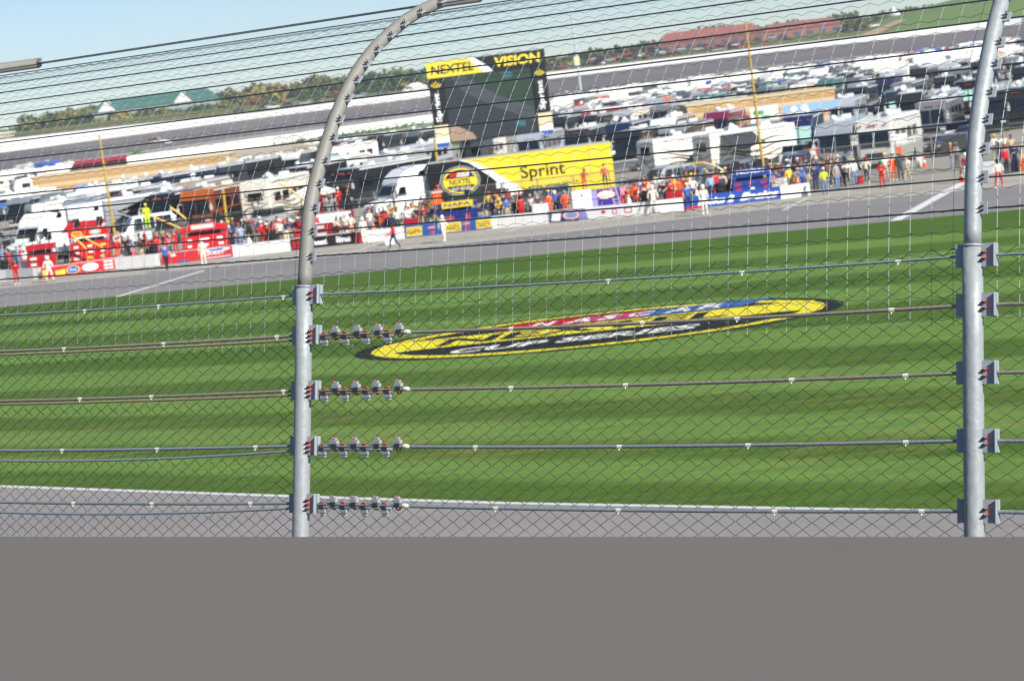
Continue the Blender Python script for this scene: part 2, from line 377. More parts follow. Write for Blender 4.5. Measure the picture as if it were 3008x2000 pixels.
# running cables
for ci, l in enumerate(CL):
    r = .0088 if 0 <= ci <= 4 else (.0062 if ci == 5 else .004)
    if 18 <= ci: r = .0035
    mb = MB(); n = 60
    pts = []
    for i in range(n + 1):
        s = S0 + (S1 - S0) * i / n; ph = (s / SPAN) % 1; sag = .016 * 4 * ph * (1 - ph) if ci < 6 else .006 * 4 * ph * (1 - ph)
        pts.append(FP(s, l - sag))
    mb.tube(pts, r, 8)
    fbuild(mb, 'cable', M_CABLED if ci >= 6 else (M_CABLE if ci in (1, 2, 5) else (M_CABLE if ci == 0 else mat('grey_brown_cable', '#8b8478', .5, .2, .3, 60, bump=.4))), smooth=True)
for ci, l in enumerate(LOWER):                         # doubled cable left of the left post
    mb = MB(); pts = []
    for i in range(41):
        s = SPAN * 2.1 * i / 40 + (-.62) * (1 - i / 40); ph = (s / SPAN) % 1
        if s < 0: d = .02
        else: d = .024 + (.055 if ci < 2 else .014) * 4 * ph * (1 - ph)
        pts.append(FP(s, l - d, .0))
    mb.tube(pts, .0068, 8); fbuild(mb, 'spare_cable', M_CABLE2 if ci >= 2 else M_CABLE, smooth=True)
    for j in range(8):                                 # clamps beside the left post, up and down in turn
        s = -(.148 + j * .071 + (.01 if j % 2 else 0) + RND.uniform(-.006, .006)); up = j % 2; c = FP(s, l - .01 + (.008 if up else -.008)); sg = 1 if up else -1
        Z = Vector((0, 0, 1)); T = DXY; Nn = NXY; cm = MB()
        def bx(du, dz, dn, a, b, e, m):
            vs = [c + T * (du + i * a / 2) + Z * (dz + jj * b / 2) + Nn * (dn + kk * e / 2) for i in (-1, 1) for jj in (-1, 1) for kk in (-1, 1)]
            cm.add(vs, [(0, 1, 3, 2), (4, 6, 7, 5), (0, 4, 5, 1), (2, 3, 7, 6), (0, 2, 6, 4), (1, 5, 7, 3)], m)
        t0 = .01 * sg
        cm.tube([c + T * -.014 + Z * (-.022 * sg), c + T * -.014 + Z * (.03 * sg)], .0048, 6, 1)
        cm.tube([c + T * .014 + Z * (-.018 * sg), c + T * .014 + Z * (.034 * sg)], .0048, 6, 1)
        cm.tube([c + T * x + Z * (-sg * (.02 + .008 * cos(x / .014 * pi / 2))) for x in (-.014, -.007, 0, .007, .014)], .005, 6, 1)
        bx(0, sg * .02, 0, .046, .018, .024, 0); bx(0, sg * .036, 0, .03, .014, .018, 0)
        bx(.012, sg * .046, 0, .01, .006, .01, 1); bx(-.014, sg * .031, 0, .01, .006, .01, 1)
        bx(0, 0, 0, .03, .026, .024, 2)
        fbuild(cm, 'cable_clamp', [mat('clamp_zinc', '#b4bcc0', .35, .4), M_RED, M_CABLED])
    cm = MB(); cm.tube([FP(-.69, l - .006), FP(-.71, l - .008), FP(-.735, l - .012)], [.012, .014, .008], 8); fbuild(cm, 'cable_end_sleeve', mat('white_tape', '#d6d4cc', .6))
TIES = [(955, 2817, 5)]
for ci in range(1, 6):
    for k in range(-2, 2):
        for j in range(5):
            s = k * SPAN + SPAN * ((j + .35 + RND.uniform(-.2, .2)) / 5)
            if k == -1 and s > -.85: continue
            if ci == 5 and j > 2: continue
            ph = (s / SPAN) % 1; c = FP(s, CL[ci] - .016 * 4 * ph * (1 - ph)); cm = MB()
            cm.tube([c - DXY * .013, c + DXY * .013], .0105 if ci < 5 else .007, 7)
            cm.tube([c + DXY * .0, c + NXY * -.012 + Vector((0, 0, -.016))], .003, 5)
            fbuild(cm, 'wire_tie', MATS['white_tape'])
# chain-link lower layer
mb = MB(); LC0, LC1 = cum[1] - .35, CL[5] + .045; hs = .0325; nz = int((LC1 - LC0) / hs); off = .05
for j in range(int((S1 - S0) / .05)):
    pts = []; dj = RND.uniform(-.002, .002)
    for i in range(nz + 1):
        pts.append(FP(S0 + (j + (i + j) % 2) * .05 + dj + .006 * sin(i * .21 + j * .013) + .005 * sin(j * .05), LC1 - (nz - i) * hs + .006 * sin(j * .045) * (1 - i / nz), off + .01 * sin(j * .03 + i * .1) + (.003 if (i + j) % 2 else -.003)))
    mb.tube(pts, .0028, 3, caps=False)
fbuild(mb, 'chain_link_mesh', M_CHAIN)
# woven upper layer
mb = MB(); W0, W1 = CL[4] - .055, cum[-1]; off = .066; ns = int((S1 - S0) / .104)
rows = [W0 + .098 * i for i in range(int((W1 - W0) / .098) + 1)]
for r_, l in enumerate(rows):
    pts = []
    ph0 = RND.uniform(-.004, .004)
    for j in range(ns * 4 + 1):
        a = abs(sin(pi * (j / 4 + .5))) ; pts.append(FP(S0 + j * .026, l + ph0 + .011 * a, off - .006 * cos(2 * pi * j / 4)))
    mb.tube(pts, .0013, 3, caps=False)
fbuild(mb, 'woven_cross_wires', M_WEAVE)
mb = MB()
for j in range(ns + 1):
    mb.tube([FP(S0 + j * .104, W0 - .03 + (W1 - W0 + .03) * i / 26, off) for i in range(27)], .0012, 3, caps=False)
fbuild(mb, 'woven_upright_wires', M_WEAVEV)
# the outer wall the fence stands on, and the banked track falling from it
foot = prof[0][1] + .12
def wallpt(s, n, z): p = POST_L + DXY * s + NXY * n; p.z = z; return p
WL0, WL1 = -120, 160
mb = MB(); pr = [(-.42, foot), (.03, foot), (.10, foot - 1.1), (.10, foot - 1.9), (-.42, foot - 1.9)]
vs = [wallpt(s, prof[0][0] + n, z) for s in (WL0, WL1) for n, z in pr]
mb.add(vs, [(0, 1, 2, 3, 4), (9, 8, 7, 6, 5)] + [(i, i + 5, (i + 1) % 5 + 5, (i + 1) % 5) for i in range(5)])
ow = mb.build('outer_track_wall', mat('concrete_wall', '#8f8c86', .85, 0, .12, 1.5, bump=.3)); tag(ow, 'long concrete outer track wall carrying the catch fence posts', 'wall')
base_z = foot - 1.1
XR = [-2700 + 140 * i for i in range(100)]
vs = []; fs = []
for i, x in enumerate(XR):
    e = G(x, ff(x)); e.z = .004
    d = e - POST_L; s = d.dot(DXY); w = wallpt(max(WL0, min(WL1, s)), prof[0][0] + .09, base_z)
    for j in range(9): vs.append(e.lerp(w, j / 8))
for i in range(len(XR) - 1):
    for j in range(8): fs.append((i * 9 + j, i * 9 + j + 1, i * 9 + j + 10, i * 9 + j + 9))
mb = MB(); mb.add(vs, fs); struct(mb.build('race_track', M_ASPHT))
mb = MB(); lv = []
for i in range(len(XR)):
    e, w = vs[i * 9], vs[i * 9 + 8]; d = (w - e).normalized()
    for q in (.03, .62): lv.append(e + d * q + Vector((0, 0, .012)))
mb.add(lv, [(2 * i, 2 * i + 1, 2 * i + 3, 2 * i + 2) for i in range(len(XR) - 1)]); struct(mb.build('track_edge_line', M_LINE))
# concrete walkway the photographer stands on (fills the foot of the picture)
pa = AT(0, 1576, 8.9); d1 = ray(3008, 1576); za = pa.z
pb = EYE + d1 * ((za - H) / d1.z)
dr = (pb - pa).normalized(); nn = Vector((dr.y, -dr.x, 0)); nn = nn if nn.y < 0 else -nn
mb = MB(); vs = []
for p in (pa - dr * 14, pb + dr * 12):
    for q, z in ((0, za), (14, za), (14, za - .5), (0, za - .5)): v = p + nn * q; v.z = z; vs.append(v)
mb.add(vs, [(0, 1, 2, 3), (7, 6, 5, 4), (0, 4, 5, 1), (1, 5, 6, 2), (2, 6, 7, 3), (3, 7, 4, 0)])
struct(mb.build('walkway', mat('smooth_grey_concrete', '#6b6966', .95, 0, .03, 1.2, spec=.1)))

# ------------------------------------------------------------------ people
def make_pose(name, J, rad, segs):
    """J joints, segs edges; skinned into one continuous body; face groups: 0 skin 1 shirt 2 trousers 3 shoes 4 hair"""
    names = list(J); me = bpy.data.meshes.new(name); me.from_pydata([J[k] for k in names], [(names.index(a), names.index(b)) for a, b in segs], [])
    ob = bpy.data.objects.new(name, me); COL.objects.link(ob)
    sk = ob.modifiers.new('s', 'SKIN'); sk.use_smooth_shade = True; sk.branch_smoothing = .3
    for i, k in enumerate(names):
        v = me.skin_vertices[0].data[i]; r = rad[k]; v.radius = r if isinstance(r, tuple) else (r, r); v.use_root = (k == 'pelvis')
    su = ob.modifiers.new('u', 'SUBSURF'); su.levels = 1; su.render_levels = 1
    bpy.context.view_layer.update()
    out = bpy.data.meshes.new_from_object(ob.evaluated_get(bpy.context.evaluated_depsgraph_get())); bpy.data.objects.remove(ob)
    vs = [v.co.copy() for v in out.vertices]; fs = [tuple(p.vertices) for p in out.polygons]; ms = []
    head = Vector(J['head'])
    for f in fs:
        c = sum((vs[i] for i in f), Vector()) / len(f); best = None
        for a, b in segs:
            A_, B_ = Vector(J[a]), Vector(J[b]); t = max(0, min(1, (c - A_).dot(B_ - A_) / max(1e-6, (B_ - A_).length_squared))); d = (A_ + (B_ - A_) * t - c).length
            if best is None or d < best[0]: best = (d, a, b, t)
        _, a, b, t = best
        if 'head' in a or 'head' in b or b == 'jaw' or a == 'jaw':
            ms.append(4 if (c.z > head.z + .035 or (c.y > head.y + .02 and c.z > head.z - .07)) else 0)
        elif b == 'neck' and t > .5 or a == 'neck': ms.append(0)
        elif 'hand' in b or ('wrist' in b and t > .85): ms.append(0)
        elif 'wrist' in b or ('elbow' in b and t > .7): ms.append(5)
        elif 'toe' in b or ('ankle' in b and t > .9): ms.append(3)
        elif 'knee' in b or 'ankle' in b or 'hip' in b or (a == 'pelvis' and t < .25): ms.append(2)
        else: ms.append(1)
    mbx = MB(); mbx.v = [tuple(v) for v in vs]; mbx.f = fs; mbx.m = ms
    for sd in ('L', 'R'):                              # fingers and thumb
        w, h = Vector(J['wrist' + sd]), Vector(J['hand' + sd]); d = (h - w).normalized(); sx = -1 if sd == 'L' else 1
        sd_ = d.cross(Vector((sx, .2, 0))).normalized(); cur = Vector((-sx * .3, -.2, 0))
        for k, L in enumerate((.075, .085, .08, .062)):
            p0 = h + sd_ * (k - 1.5) * .02; mbx.tube([p0 - d * .01, p0 + d * L * .6, p0 + d * L + cur * .04], [.0095, .0085, .006], 5, 0)
        p0 = h - d * .03 + sd_ * .03; mbx.tube([p0, p0 + d * .03 + sd_ * .03, p0 + d * .06 + sd_ * .035], [.011, .01, .007], 5, 0)
    hx, hy, hz = head
    mbx.tube([(hx, hy - .085, hz + .02), (hx, hy - .118, hz - .022), (hx, hy - .09, hz - .03)], [.008, .014, .01], 5, 0)
    for q in (-1, 1):
        mbx.box((hx + q * .032, hy - .093, hz + .018), (.022, .012, .01), 4); mbx.box((hx + q * .088, hy, hz), (.016, .035, .05), 0)
    mbx.box((hx, hy - .09, hz - .052), (.045, .012, .009), 1)
    o = mbx.build(name, [cloth('#888888')] * 6, smooth=True); me = o.data; me.name = name; bpy.data.objects.remove(o)
    return me
def base_j():
    J = dict(pelvis=(0, 0, .95), belly=(0, .0, 1.12), chest=(0, .01, 1.33), neck=(0, .01, 1.49), jaw=(0, -.015, 1.58), head=(0, -.01, 1.67), headtop=(0, 0, 1.75))
    R = dict(pelvis=(.15, .11), belly=(.14, .11), chest=(.17, .12), neck=.058, jaw=(.07, .085), head=(.085, .1), headtop=.06)
    for s, q in (('L', -1), ('R', 1)):
        J['sh' + s] = (q * .19, .01, 1.43); J['elbow' + s] = (q * .25, .03, 1.16); J['wrist' + s] = (q * .25, -.04, .93); J['hand' + s] = (q * .245, -.06, .86)
        J['hip' + s] = (q * .095, 0, .88); J['knee' + s] = (q * .11, -.02, .5); J['ankle' + s] = (q * .12, .02, .09); J['toe' + s] = (q * .14, -.14, .04)
        R['sh' + s] = .07; R['elbow' + s] = .05; R['wrist' + s] = .034; R['hand' + s] = (.042, .025); R['hip' + s] = .095; R['knee' + s] = .068; R['ankle' + s] = .045; R['toe' + s] = .04
    return J, R
SEG = [('pelvis', 'belly'), ('belly', 'chest'), ('chest', 'neck'), ('neck', 'jaw'), ('jaw', 'head'), ('head', 'headtop')]
for s_ in 'LR': SEG += [('chest', 'sh' + s_), ('sh' + s_, 'elbow' + s_), ('elbow' + s_, 'wrist' + s_), ('wrist' + s_, 'hand' + s_), ('pelvis', 'hip' + s_), ('hip' + s_, 'knee' + s_), ('knee' + s_, 'ankle' + s_), ('ankle' + s_, 'toe' + s_)]
POSES = {}
def pose(name, **ch):
    J, R = base_j(); J.update(ch); POSES[name] = (make_pose('body_' + name, J, R, SEG), Vector(J['head']))
pose('standing')
pose('walking', hipL=(-.095, 0, .88), kneeL=(-.10, -.2, .52), ankleL=(-.10, -.25, .12), toeL=(-.1, -.41, .1), kneeR=(.1, .08, .5), ankleR=(.1, .36, .16), toeR=(.1, .24, .04), elbowL=(-.24, .18, 1.18), wristL=(-.23, .2, .95), handL=(-.22, .19, .87), elbowR=(.24, -.1, 1.18), wristR=(.2, -.28, 1.03), handR=(.19, -.35, 1.0))
pose('hands_on_hips', elbowL=(-.36, .08, 1.2), wristL=(-.19, -.03, 1.03), handL=(-.14, -.07, 1.0), elbowR=(.36, .08, 1.2), wristR=(.19, -.03, 1.03), handR=(.14, -.07, 1.0))
pose('arms_folded', elbowL=(-.25, -.06, 1.17), wristL=(-.03, -.2, 1.2), handL=(.05, -.2, 1.22), elbowR=(.25, -.06, 1.17), wristR=(.03, -.23, 1.16), handR=(-.05, -.24, 1.17))
pose('feet_apart', kneeL=(-.17, -.02, .5), ankleL=(-.24, .02, .09), toeL=(-.3, -.12, .04), kneeR=(.17, -.02, .5), ankleR=(.24, .02, .09), toeR=(.3, -.12, .04), elbowL=(-.3, .02, 1.17), wristL=(-.3, -.12, .97), handL=(-.29, -.17, .92), elbowR=(.3, .02, 1.17), wristR=(.28, -.14, 1.0), handR=(.27, -.2, .96))
pose('leaning', pelvis=(0, .1, .93), belly=(0, .03, 1.09), chest=(0, -.12, 1.25), neck=(0, -.22, 1.36), jaw=(0, -.3, 1.42), head=(0, -.33, 1.5), headtop=(0, -.35, 1.58), shL=(-.19, -.17, 1.31), shR=(.19, -.17, 1.31), elbowL=(-.27, -.3, 1.1), wristL=(-.2, -.48, 1.0), handL=(-.17, -.55, .99), elbowR=(.27, -.3, 1.1), wristR=(.2, -.48, 1.0), handR=(.17, -.55, .99), hipL=(-.095, .08, .87), hipR=(.095, .08, .87))
pose('pointing', elbowR=(.42, -.1, 1.42), wristR=(.66, -.16, 1.46), handR=(.75, -.18, 1.47))
pose('arm_raised', elbowR=(.3, -.12, 1.58), wristR=(.2, -.2, 1.78), handR=(.17, -.2, 1.86), elbowL=(-.33, .05, 1.2), wristL=(-.17, -.06, 1.05), handL=(-.12, -.09, 1.03))
capb = MB(); capb.lathe([(.108, -.005), (.11, .02), (.1, .06), (.06, .095), (.01, .105)], 12); capb.box((0, -.125, .0), (.15, .1, .014))
_cap = capb.build('cap', cloth('#888888'), smooth=True); CAPM = _cap.data; bpy.data.objects.remove(_cap)
hb = MB(); hb.lathe([(.09, -.16), (.118, -.1), (.128, -.02), (.12, .05), (.08, .105), (.01, .125)], 14); hb.box((0, -.115, -.02), (.16, .03, .06))
_h = hb.build('helmet', cloth('#888888'), smooth=True); HELM = _h.data; bpy.data.objects.remove(_h)
hb = MB(); hb.lathe([(.19, -.01), (.188, .005), (.11, .015), (.108, .06), (.08, .1), (.01, .11)], 16)
_h = hb.build('sun_hat', cloth('#888888'), smooth=True); HATM = _h.data; bpy.data.objects.remove(_h)
SKINS = [plain('#c49a7c', .7), plain('#b48566', .7), plain('#8a5f45', .7), plain('#d0a78c', .7)]
CN = {'white': '#e6e4de', 'red': '#c41220', 'dark red': '#8c0f1a', 'black': '#17171a', 'navy': '#1b2550', 'blue': '#2f5fae', 'light blue': '#8fa9cf', 'grey': '#8b8d90', 'dark grey': '#3d4046',
      'orange': '#e8501c', 'yellow': '#e6c21e', 'khaki': '#b3a486', 'cream': '#e3dcc8', 'pink': '#d97f86', 'purple': '#4a3a86', 'lime yellow': '#c9f21e', 'brown': '#5c4433', 'jeans blue': '#6f87ab', 'green': '#3a7d4a', 'tan': '#c3ab84'}
LM = [(-50, 'by the left white wall'), (120, 'by the large red cart'), (345, 'between the two red carts'), (520, 'by the smaller red cart'), (700, 'behind the blank white wall'),
      (860, 'above the black banner'), (1090, 'by the white lorry cab'), (1190, 'above blue and yellow banner'), (1440, 'before the yellow lorry trailer'), (1600, 'by the purple and white cart'),
      (1850, 'before the grey van'), (2010, 'behind the blue banner'), (2130, 'by the dark blue cart'), (2270, 'at the right wall end'), (2420, 'right of the wall end'), (2640, 'on the pit entry pavement'), (2880, 'by the far right barrier')]
def locp(px):
    r = LM[0][1]
    for x, t in LM:
        if px >= x: r = t
    return r
NP = [0]
def person(px, py, ps='standing', shirt='red', trou='red', head='cap', hc='red', rz=None, sleeve=None, h=None, label=None, face=None, z=0.):
    me, hd = POSES[ps]; p = G(px, py, z); o = bpy.data.objects.new('person', me); COL.objects.link(o); o.location = p
    sc = (h or RND.uniform(1.68, 1.85)) / 1.78; o.scale = (sc,) * 3
    o.rotation_euler = (0, 0, RND.uniform(-1.2, 1.2) if rz is None else rz)
    sk = RND.choice(SKINS); hair = plain(RND.choice(['#2a1f18', '#171412', '#6b5137', '#77736d']), .9)
    suit = shirt == trou
    sl = cloth(CN[shirt]) if (suit or sleeve) else (sk if RND.random() < .55 else cloth(CN[shirt]))
    for i, mt in enumerate((sk, cloth(CN[shirt]), cloth(CN[trou]), plain('#e2e2e0' if NP[0] % 3 == 0 else '#1c1a1a'), hair, sl)):
        o.material_slots[i].link = 'OBJECT'; o.material_slots[i].material = mt
    hl = ', bareheaded'
    if head in ('cap', 'helmet', 'hat'):
        mm = {'cap': CAPM, 'helmet': HELM, 'hat': HATM}[head]
        c = bpy.data.objects.new({'cap': 'cap', 'helmet': 'helmet', 'hat': 'sun_hat'}[head], mm); COL.objects.link(c); c.parent = o
        c.location = (hd.x, hd.y, hd.z + (.045 if head != 'helmet' else .0)); c.material_slots[0].link = 'OBJECT'; c.material_slots[0].material = cloth(CN[hc])
        hl = ', %s %s' % (hc, head)
    NP[0] += 1
    if label is None: label = ('person in %s suit%s, %s' % (shirt, hl, locp(px))) if suit else ('person, %s top, %s trousers%s, %s' % (shirt, trou, hl, locp(px)))
    tag(o, label, 'person', 'people along the pit lane')
    return o

# ------------------------------------------------------------------ vehicles
R90 = Matrix.Rotation(pi / 2, 4, 'Z')
def sideprism(mb, prof, x0, x1, m=0):                  # profile (y, z) extruded along x
    n = len(prof); vs = [(x0, a, b) for a, b in prof] + [(x1, a, b) for a, b in prof]
    mb.add(vs, [tuple(range(n)), tuple(range(2 * n - 1, n - 1, -1))] + [(i, i + n, (i + 1) % n + n, (i + 1) % n) for i in range(n)], m)
def wheel(parent, x, y, r=.5, w=.28, name='wheel'):
    mb = MB(); s = 1 if x > 0 else -1
    pr = [(r * .55, -w / 2), (r * .95, -w / 2), (r, -w / 3), (r, w / 3), (r * .95, w / 2), (r * .55, w / 2)]
    Mx = Matrix.Translation((x, y, r)) @ Matrix.Rotation(pi / 2, 4, 'Y'); mb.lathe(pr, 16, 0, Mx)
    o = mb.build(name, M_TYRE, parent, smooth=False)
    mb = MB(); mb.lathe([(r * .5, w * .45 * s), (r * .52, w * .53 * s), (r * .2, w * .4 * s), (.02, w * .45 * s)], 12, 0, Mx); mb.build('rim', M_RIM, o); return o
def dish(parent, x, y, z, col='#e4e3de', kind='dome'):
    mb = MB()
    if kind == 'dome': mb.lathe([(.12, 0), (.14, .25), (.42, .32), (.46, .5), (.4, .72), (.2, .86), (.02, .9)], 14)
    else:
        mb.tube([(0, 0, 0), (0, .1, .5), (0, 0, .8)], .06, 6); mb.lathe([(.05, -.12), (.35, -.05), (.5, .08), (.48, .1), (.33, -.02), (.03, -.08)], 14, 0, Matrix.Translation((0, -.05, .9)) @ Matrix.Rotation(radians(65), 4, 'X'))
    o = mb.build('satellite_dish', paint(col), parent, loc=(x, y, z), smooth=True); o.scale = (.58, .58, .58); return o
def coach(px, py, yaw, label, body='#e8e6df', band=None, wind='dark', roof='#e9e9e6', L=12., Hh=3.5, swirl=None, slide=None, dishes=(('dome', 3.),), awn=None, marker=True, rear=False, group='motorhomes parked behind the pit lane', visor=None, glassband=True):
    p = G(px, py); t = thing('motorhome', label, 'motorhome', p, radians(yaw), group)
    W = 1.28; B = paint(body)
    mb = MB()
    pf = [(0.02, .42), (-.04, 1.35), (.1, 2.55), (.35, Hh - .28), (.7, Hh - .06), (1.3, Hh), (L - .3, Hh), (L, Hh - .3), (L, .42)] if not rear else [(0, .5), (0, Hh - .2), (.15, Hh), (L, Hh), (L, .5)]
    sideprism(mb, pf, -W, W); mb.build('body', B, t, bevel=.12)
    mb = MB(); mb.box((0, L / 2 + .4, Hh + .012), (W * 1.8, L - 1.9, .05)); mb.build('roof', paint(roof), t, bevel=.02)
    if not rear:
        for q in (-1, 1):                              # split windscreen
            mb = MB(); c = q * .57; off = -.035
            vs = [(c + i * .52, y + off + dd, z) for i in (-1, 1) for (y, z) in ((-.02, 1.5), (.115, 2.62)) for dd in (0, .05)]
            mb.add(vs, [(0, 1, 3, 2), (4, 6, 7, 5), (0, 4, 5, 1), (2, 3, 7, 6), (0, 2, 6, 4), (1, 5, 7, 3)])
            mb.build('windscreen', M_GLASS if wind == 'dark' else mat('mint_sunshade', '#a9d3c8', .25, 0, .12, 1.2, coat=.5), t, bevel=.01)
            mb = MB(); mb.box((q * .95, -.06, .95), (.42, .06, .2)); mb.build('headlight', mat('lamp_glass', '#c9ced2', .15, .2), t, bevel=.02)
            mb = MB(); mb.tube([(q * 1.25, .1, 2.5), (q * 1.5, -.22, 2.45), (q * 1.5, -.25, 2.1)], .035, 5); mb.box((q * 1.5, -.25, 2.0), (.2, .12, .42)); mb.build('mirror', paint('#c9c9c6'), t)
        mb = MB(); mb.box((0, -.055, .98), (1.3, .05, .3)); mb.build('grille', M_BLACK, t, bevel=.01)
        mb = MB(); mb.box((0, -.04, .5), (2.45, .14, .24)); mb.build('bumper', paint(band or '#8a8c8e'), t, bevel=.05)
        if visor:
            mb = MB(); sideprism(mb, [(-.1, 2.72), (-.02, 3.05), (.35, Hh + .03), (1.4, Hh + .05), (1.4, Hh - .1), (.3, 2.7)], -1.31, 1.31); mb.build('visor', paint(visor), t, bevel=.06)
        if marker:
            mb = MB(); [mb.box((x, .22, Hh - .36), (.13, .2, .07)) for x in (-.9, -.25, 0, .25, .9)]; mb.build('marker_lights', plain('#c4572f'), t)
    else:
        mb = MB(); mb.box((0, -.012, 2.4), (1.3, .03, .7)); mb.build('rear_window', M_GLASS, t, bevel=.01)
        for q in (-1, 1): mb = MB(); mb.box((q * 1.05, -.014, 1.1), (.14, .03, .5)); mb.build('tail_light', paint('#a81a1a'), t)
    for q in (-1, 1):
        if band: mb = MB(); mb.box((q * (W + .004), L / 2 + .2, .95), (.02, L - 1.0, .75)); mb.build('side_band', paint(band), t)
        if glassband:
            for k in range(4):
                y = 1.1 + (L - 2.6) * k / 4 + .9; mb = MB(); mb.box((q * (W + .006), y, 2.2), (.02, (L - 3) / 4 * .8, .75)); mb.build('window', M_GLASS, t, bevel=.008)
        wheel(t, q * (W - .12), 2.1); wheel(t, q * (W - .12), L - 3.2)
        mb = MB(); mb.box((q * (W + .002), L - 3.2, .62), (.016, 1.3, .4)); mb.build('wheel_arch', M_BLACK, t)
        if swirl:
            mb = MB(); fn = lambda y, z, q=q: (q * (W + .018), y, z)
            for k in range(4):
                ph = k * .7; pts = [(.5 + i * (L - 1.2) / 14, 1.0 + .42 * k + .28 * sin(ph + i * .5)) for i in range(15)]
                ribbon(mb, pts, [.03 + .12 * sin(pi * i / 14) for i in range(15)], fn)
            mb.build('swirl_stripe', paint(swirl), t)
        mb = MB(); mb.tube([(q * (W + .07), 1.2, Hh - .16), (q * (W + .07), L - 1., Hh - .16)], .07, 8); mb.build('awning_roll', paint('#d9d9d6'), t)
    if slide:
        mb = MB(); mb.box((-W - .3, L * .55, 1.9), (.7, L * .4, 2.1)); mb.build('slide_out', paint(slide), t, bevel=.05)
    if swirl and rear or (not rear and swirl):
        mb = MB(); fn = lambda x, z: (x, (-.02 if rear else -.06), z)
        if rear: ribbon(mb, [(-1.1 + i * .22, 1.3 + .25 * sin(i * .6)) for i in range(11)], .1, fn); ribbon(mb, [(-1.1 + i * .22, 1.7 + .2 * sin(i * .6 + 1)) for i in range(11)], .07, fn); mb.build('swirl_stripe', paint(swirl), t)
    for k, y in enumerate((L * .3, L * .68)):
        mb = MB(); sideprism(mb, [(0, 0), (.1, .28), (.85, .32), (1., .1), (1., 0)], -.35, .35); mb.build('roof_unit', paint('#dcdbd5' if k else '#c4c5c6'), t, loc=(0, y, Hh + .03), bevel=.05)
    for kd, y in dishes: dish(t, RND.uniform(-.5, .5), y, Hh + .03, kind=kd)
    if awn:                                             # side awning let out on struts
        sd, colr, y0, y1, out = awn; mb = MB()
        vs = [(sd * W, y0, Hh - .2), (sd * W, y1, Hh - .2), (sd * (W + out), y1, Hh - 1.15), (sd * (W + out), y0, Hh - 1.15)]
        vs += [(x, y, z - .04) for x, y, z in vs]; mb.add(vs, [(0, 1, 2, 3), (7, 6, 5, 4), (0, 4, 5, 1), (1, 5, 6, 2), (2, 6, 7, 3), (3, 7, 4, 0)])
        a = mb.build('awning', cloth(colr), t)
        for y in (y0, y1): mb = MB(); mb.tube([(sd * (W + out), y, Hh - 1.17), (sd * (W + .02), y, 1.2)], .035, 6); mb.build('strut', paint('#dcdcd8'), a)
    return t
VIEW_CATS = []
def van(px, py, yaw, label, col, L=5., Hh=2.0, sus=True, tag_green=False):
    p = G(px, py); t = thing('parked_van', label, 'van', p, radians(yaw), 'vans parked behind the pit wall'); W = .98
    mb = MB(); sideprism(mb, [(0, .35), (-.03, .8), (.15, 1.02), (1.15, 1.15), (1.15, 1.1), (L - .05, 1.1), (L, .9), (L, .35)], -W, W); mb.build('body', paint(col, .25), t, bevel=.09)
    mb = MB(); n = [(1.0, 1.05), (1.85, Hh - .08), (2.3, Hh), (L - .5, Hh), (L - .1, Hh - .35), (L - .03, 1.05)]
    N = len(n); vs = [(-W + .04 + .16 * (z - 1.05), y, z) for y, z in n] + [(W - .04 - .16 * (z - 1.05), y, z) for y, z in n]
    mb.add(vs, [tuple(range(N)), tuple(range(2 * N - 1, N - 1, -1))] + [(i, i + N, (i + 1) % N + N, (i + 1) % N) for i in range(N)]); mb.build('cabin', paint(col, .25), t, bevel=.05)
    mb = MB(); mb.add([(-.8, 1.08, 1.17), (.8, 1.08, 1.17), (.7, 1.72, Hh - .17), (-.7, 1.72, Hh - .17)], [(0, 1, 2, 3)]); o = mb.build('windscreen', M_GLASS, t); o.location = (0, -.035, .02)
    for q in (-1, 1):
        for a, b in ((1.7, 2.5), (2.6, 3.5), (3.6, L - .5)):
            mb = MB(); z0, z1 = 1.18, Hh - .2; x0, x1 = q * (W - .035 - .16 * (z0 - 1.05)), q * (W - .035 - .16 * (z1 - 1.05)); a2 = a + (.25 if a < 2 else 0)
            mb.add([(x0, a, z0), (x0, b, z0), (x1, b, z1), (x1, a2, z1)], [(0, 1, 2, 3)]); o = mb.build('window', M_GLASS, t); o.location = (q * .012, 0, 0)
        wheel(t, q * (W - .1), .95, .34, .22); wheel(t, q * (W - .1), L - 1.0, .34, .22)
        mb = MB(); mb.box((q * .72, .02, .82), (.36, .12, .18)); mb.build('headlight', mat('lamp_glass', '#c9ced2', .15, .2), t, bevel=.03)
    if tag_green: mb = MB(); mb.box((.45, 1.2, 1.28), (.35, .03, .14)); mb.build('windscreen_pass', plain('#27b07a'), t)
    return t
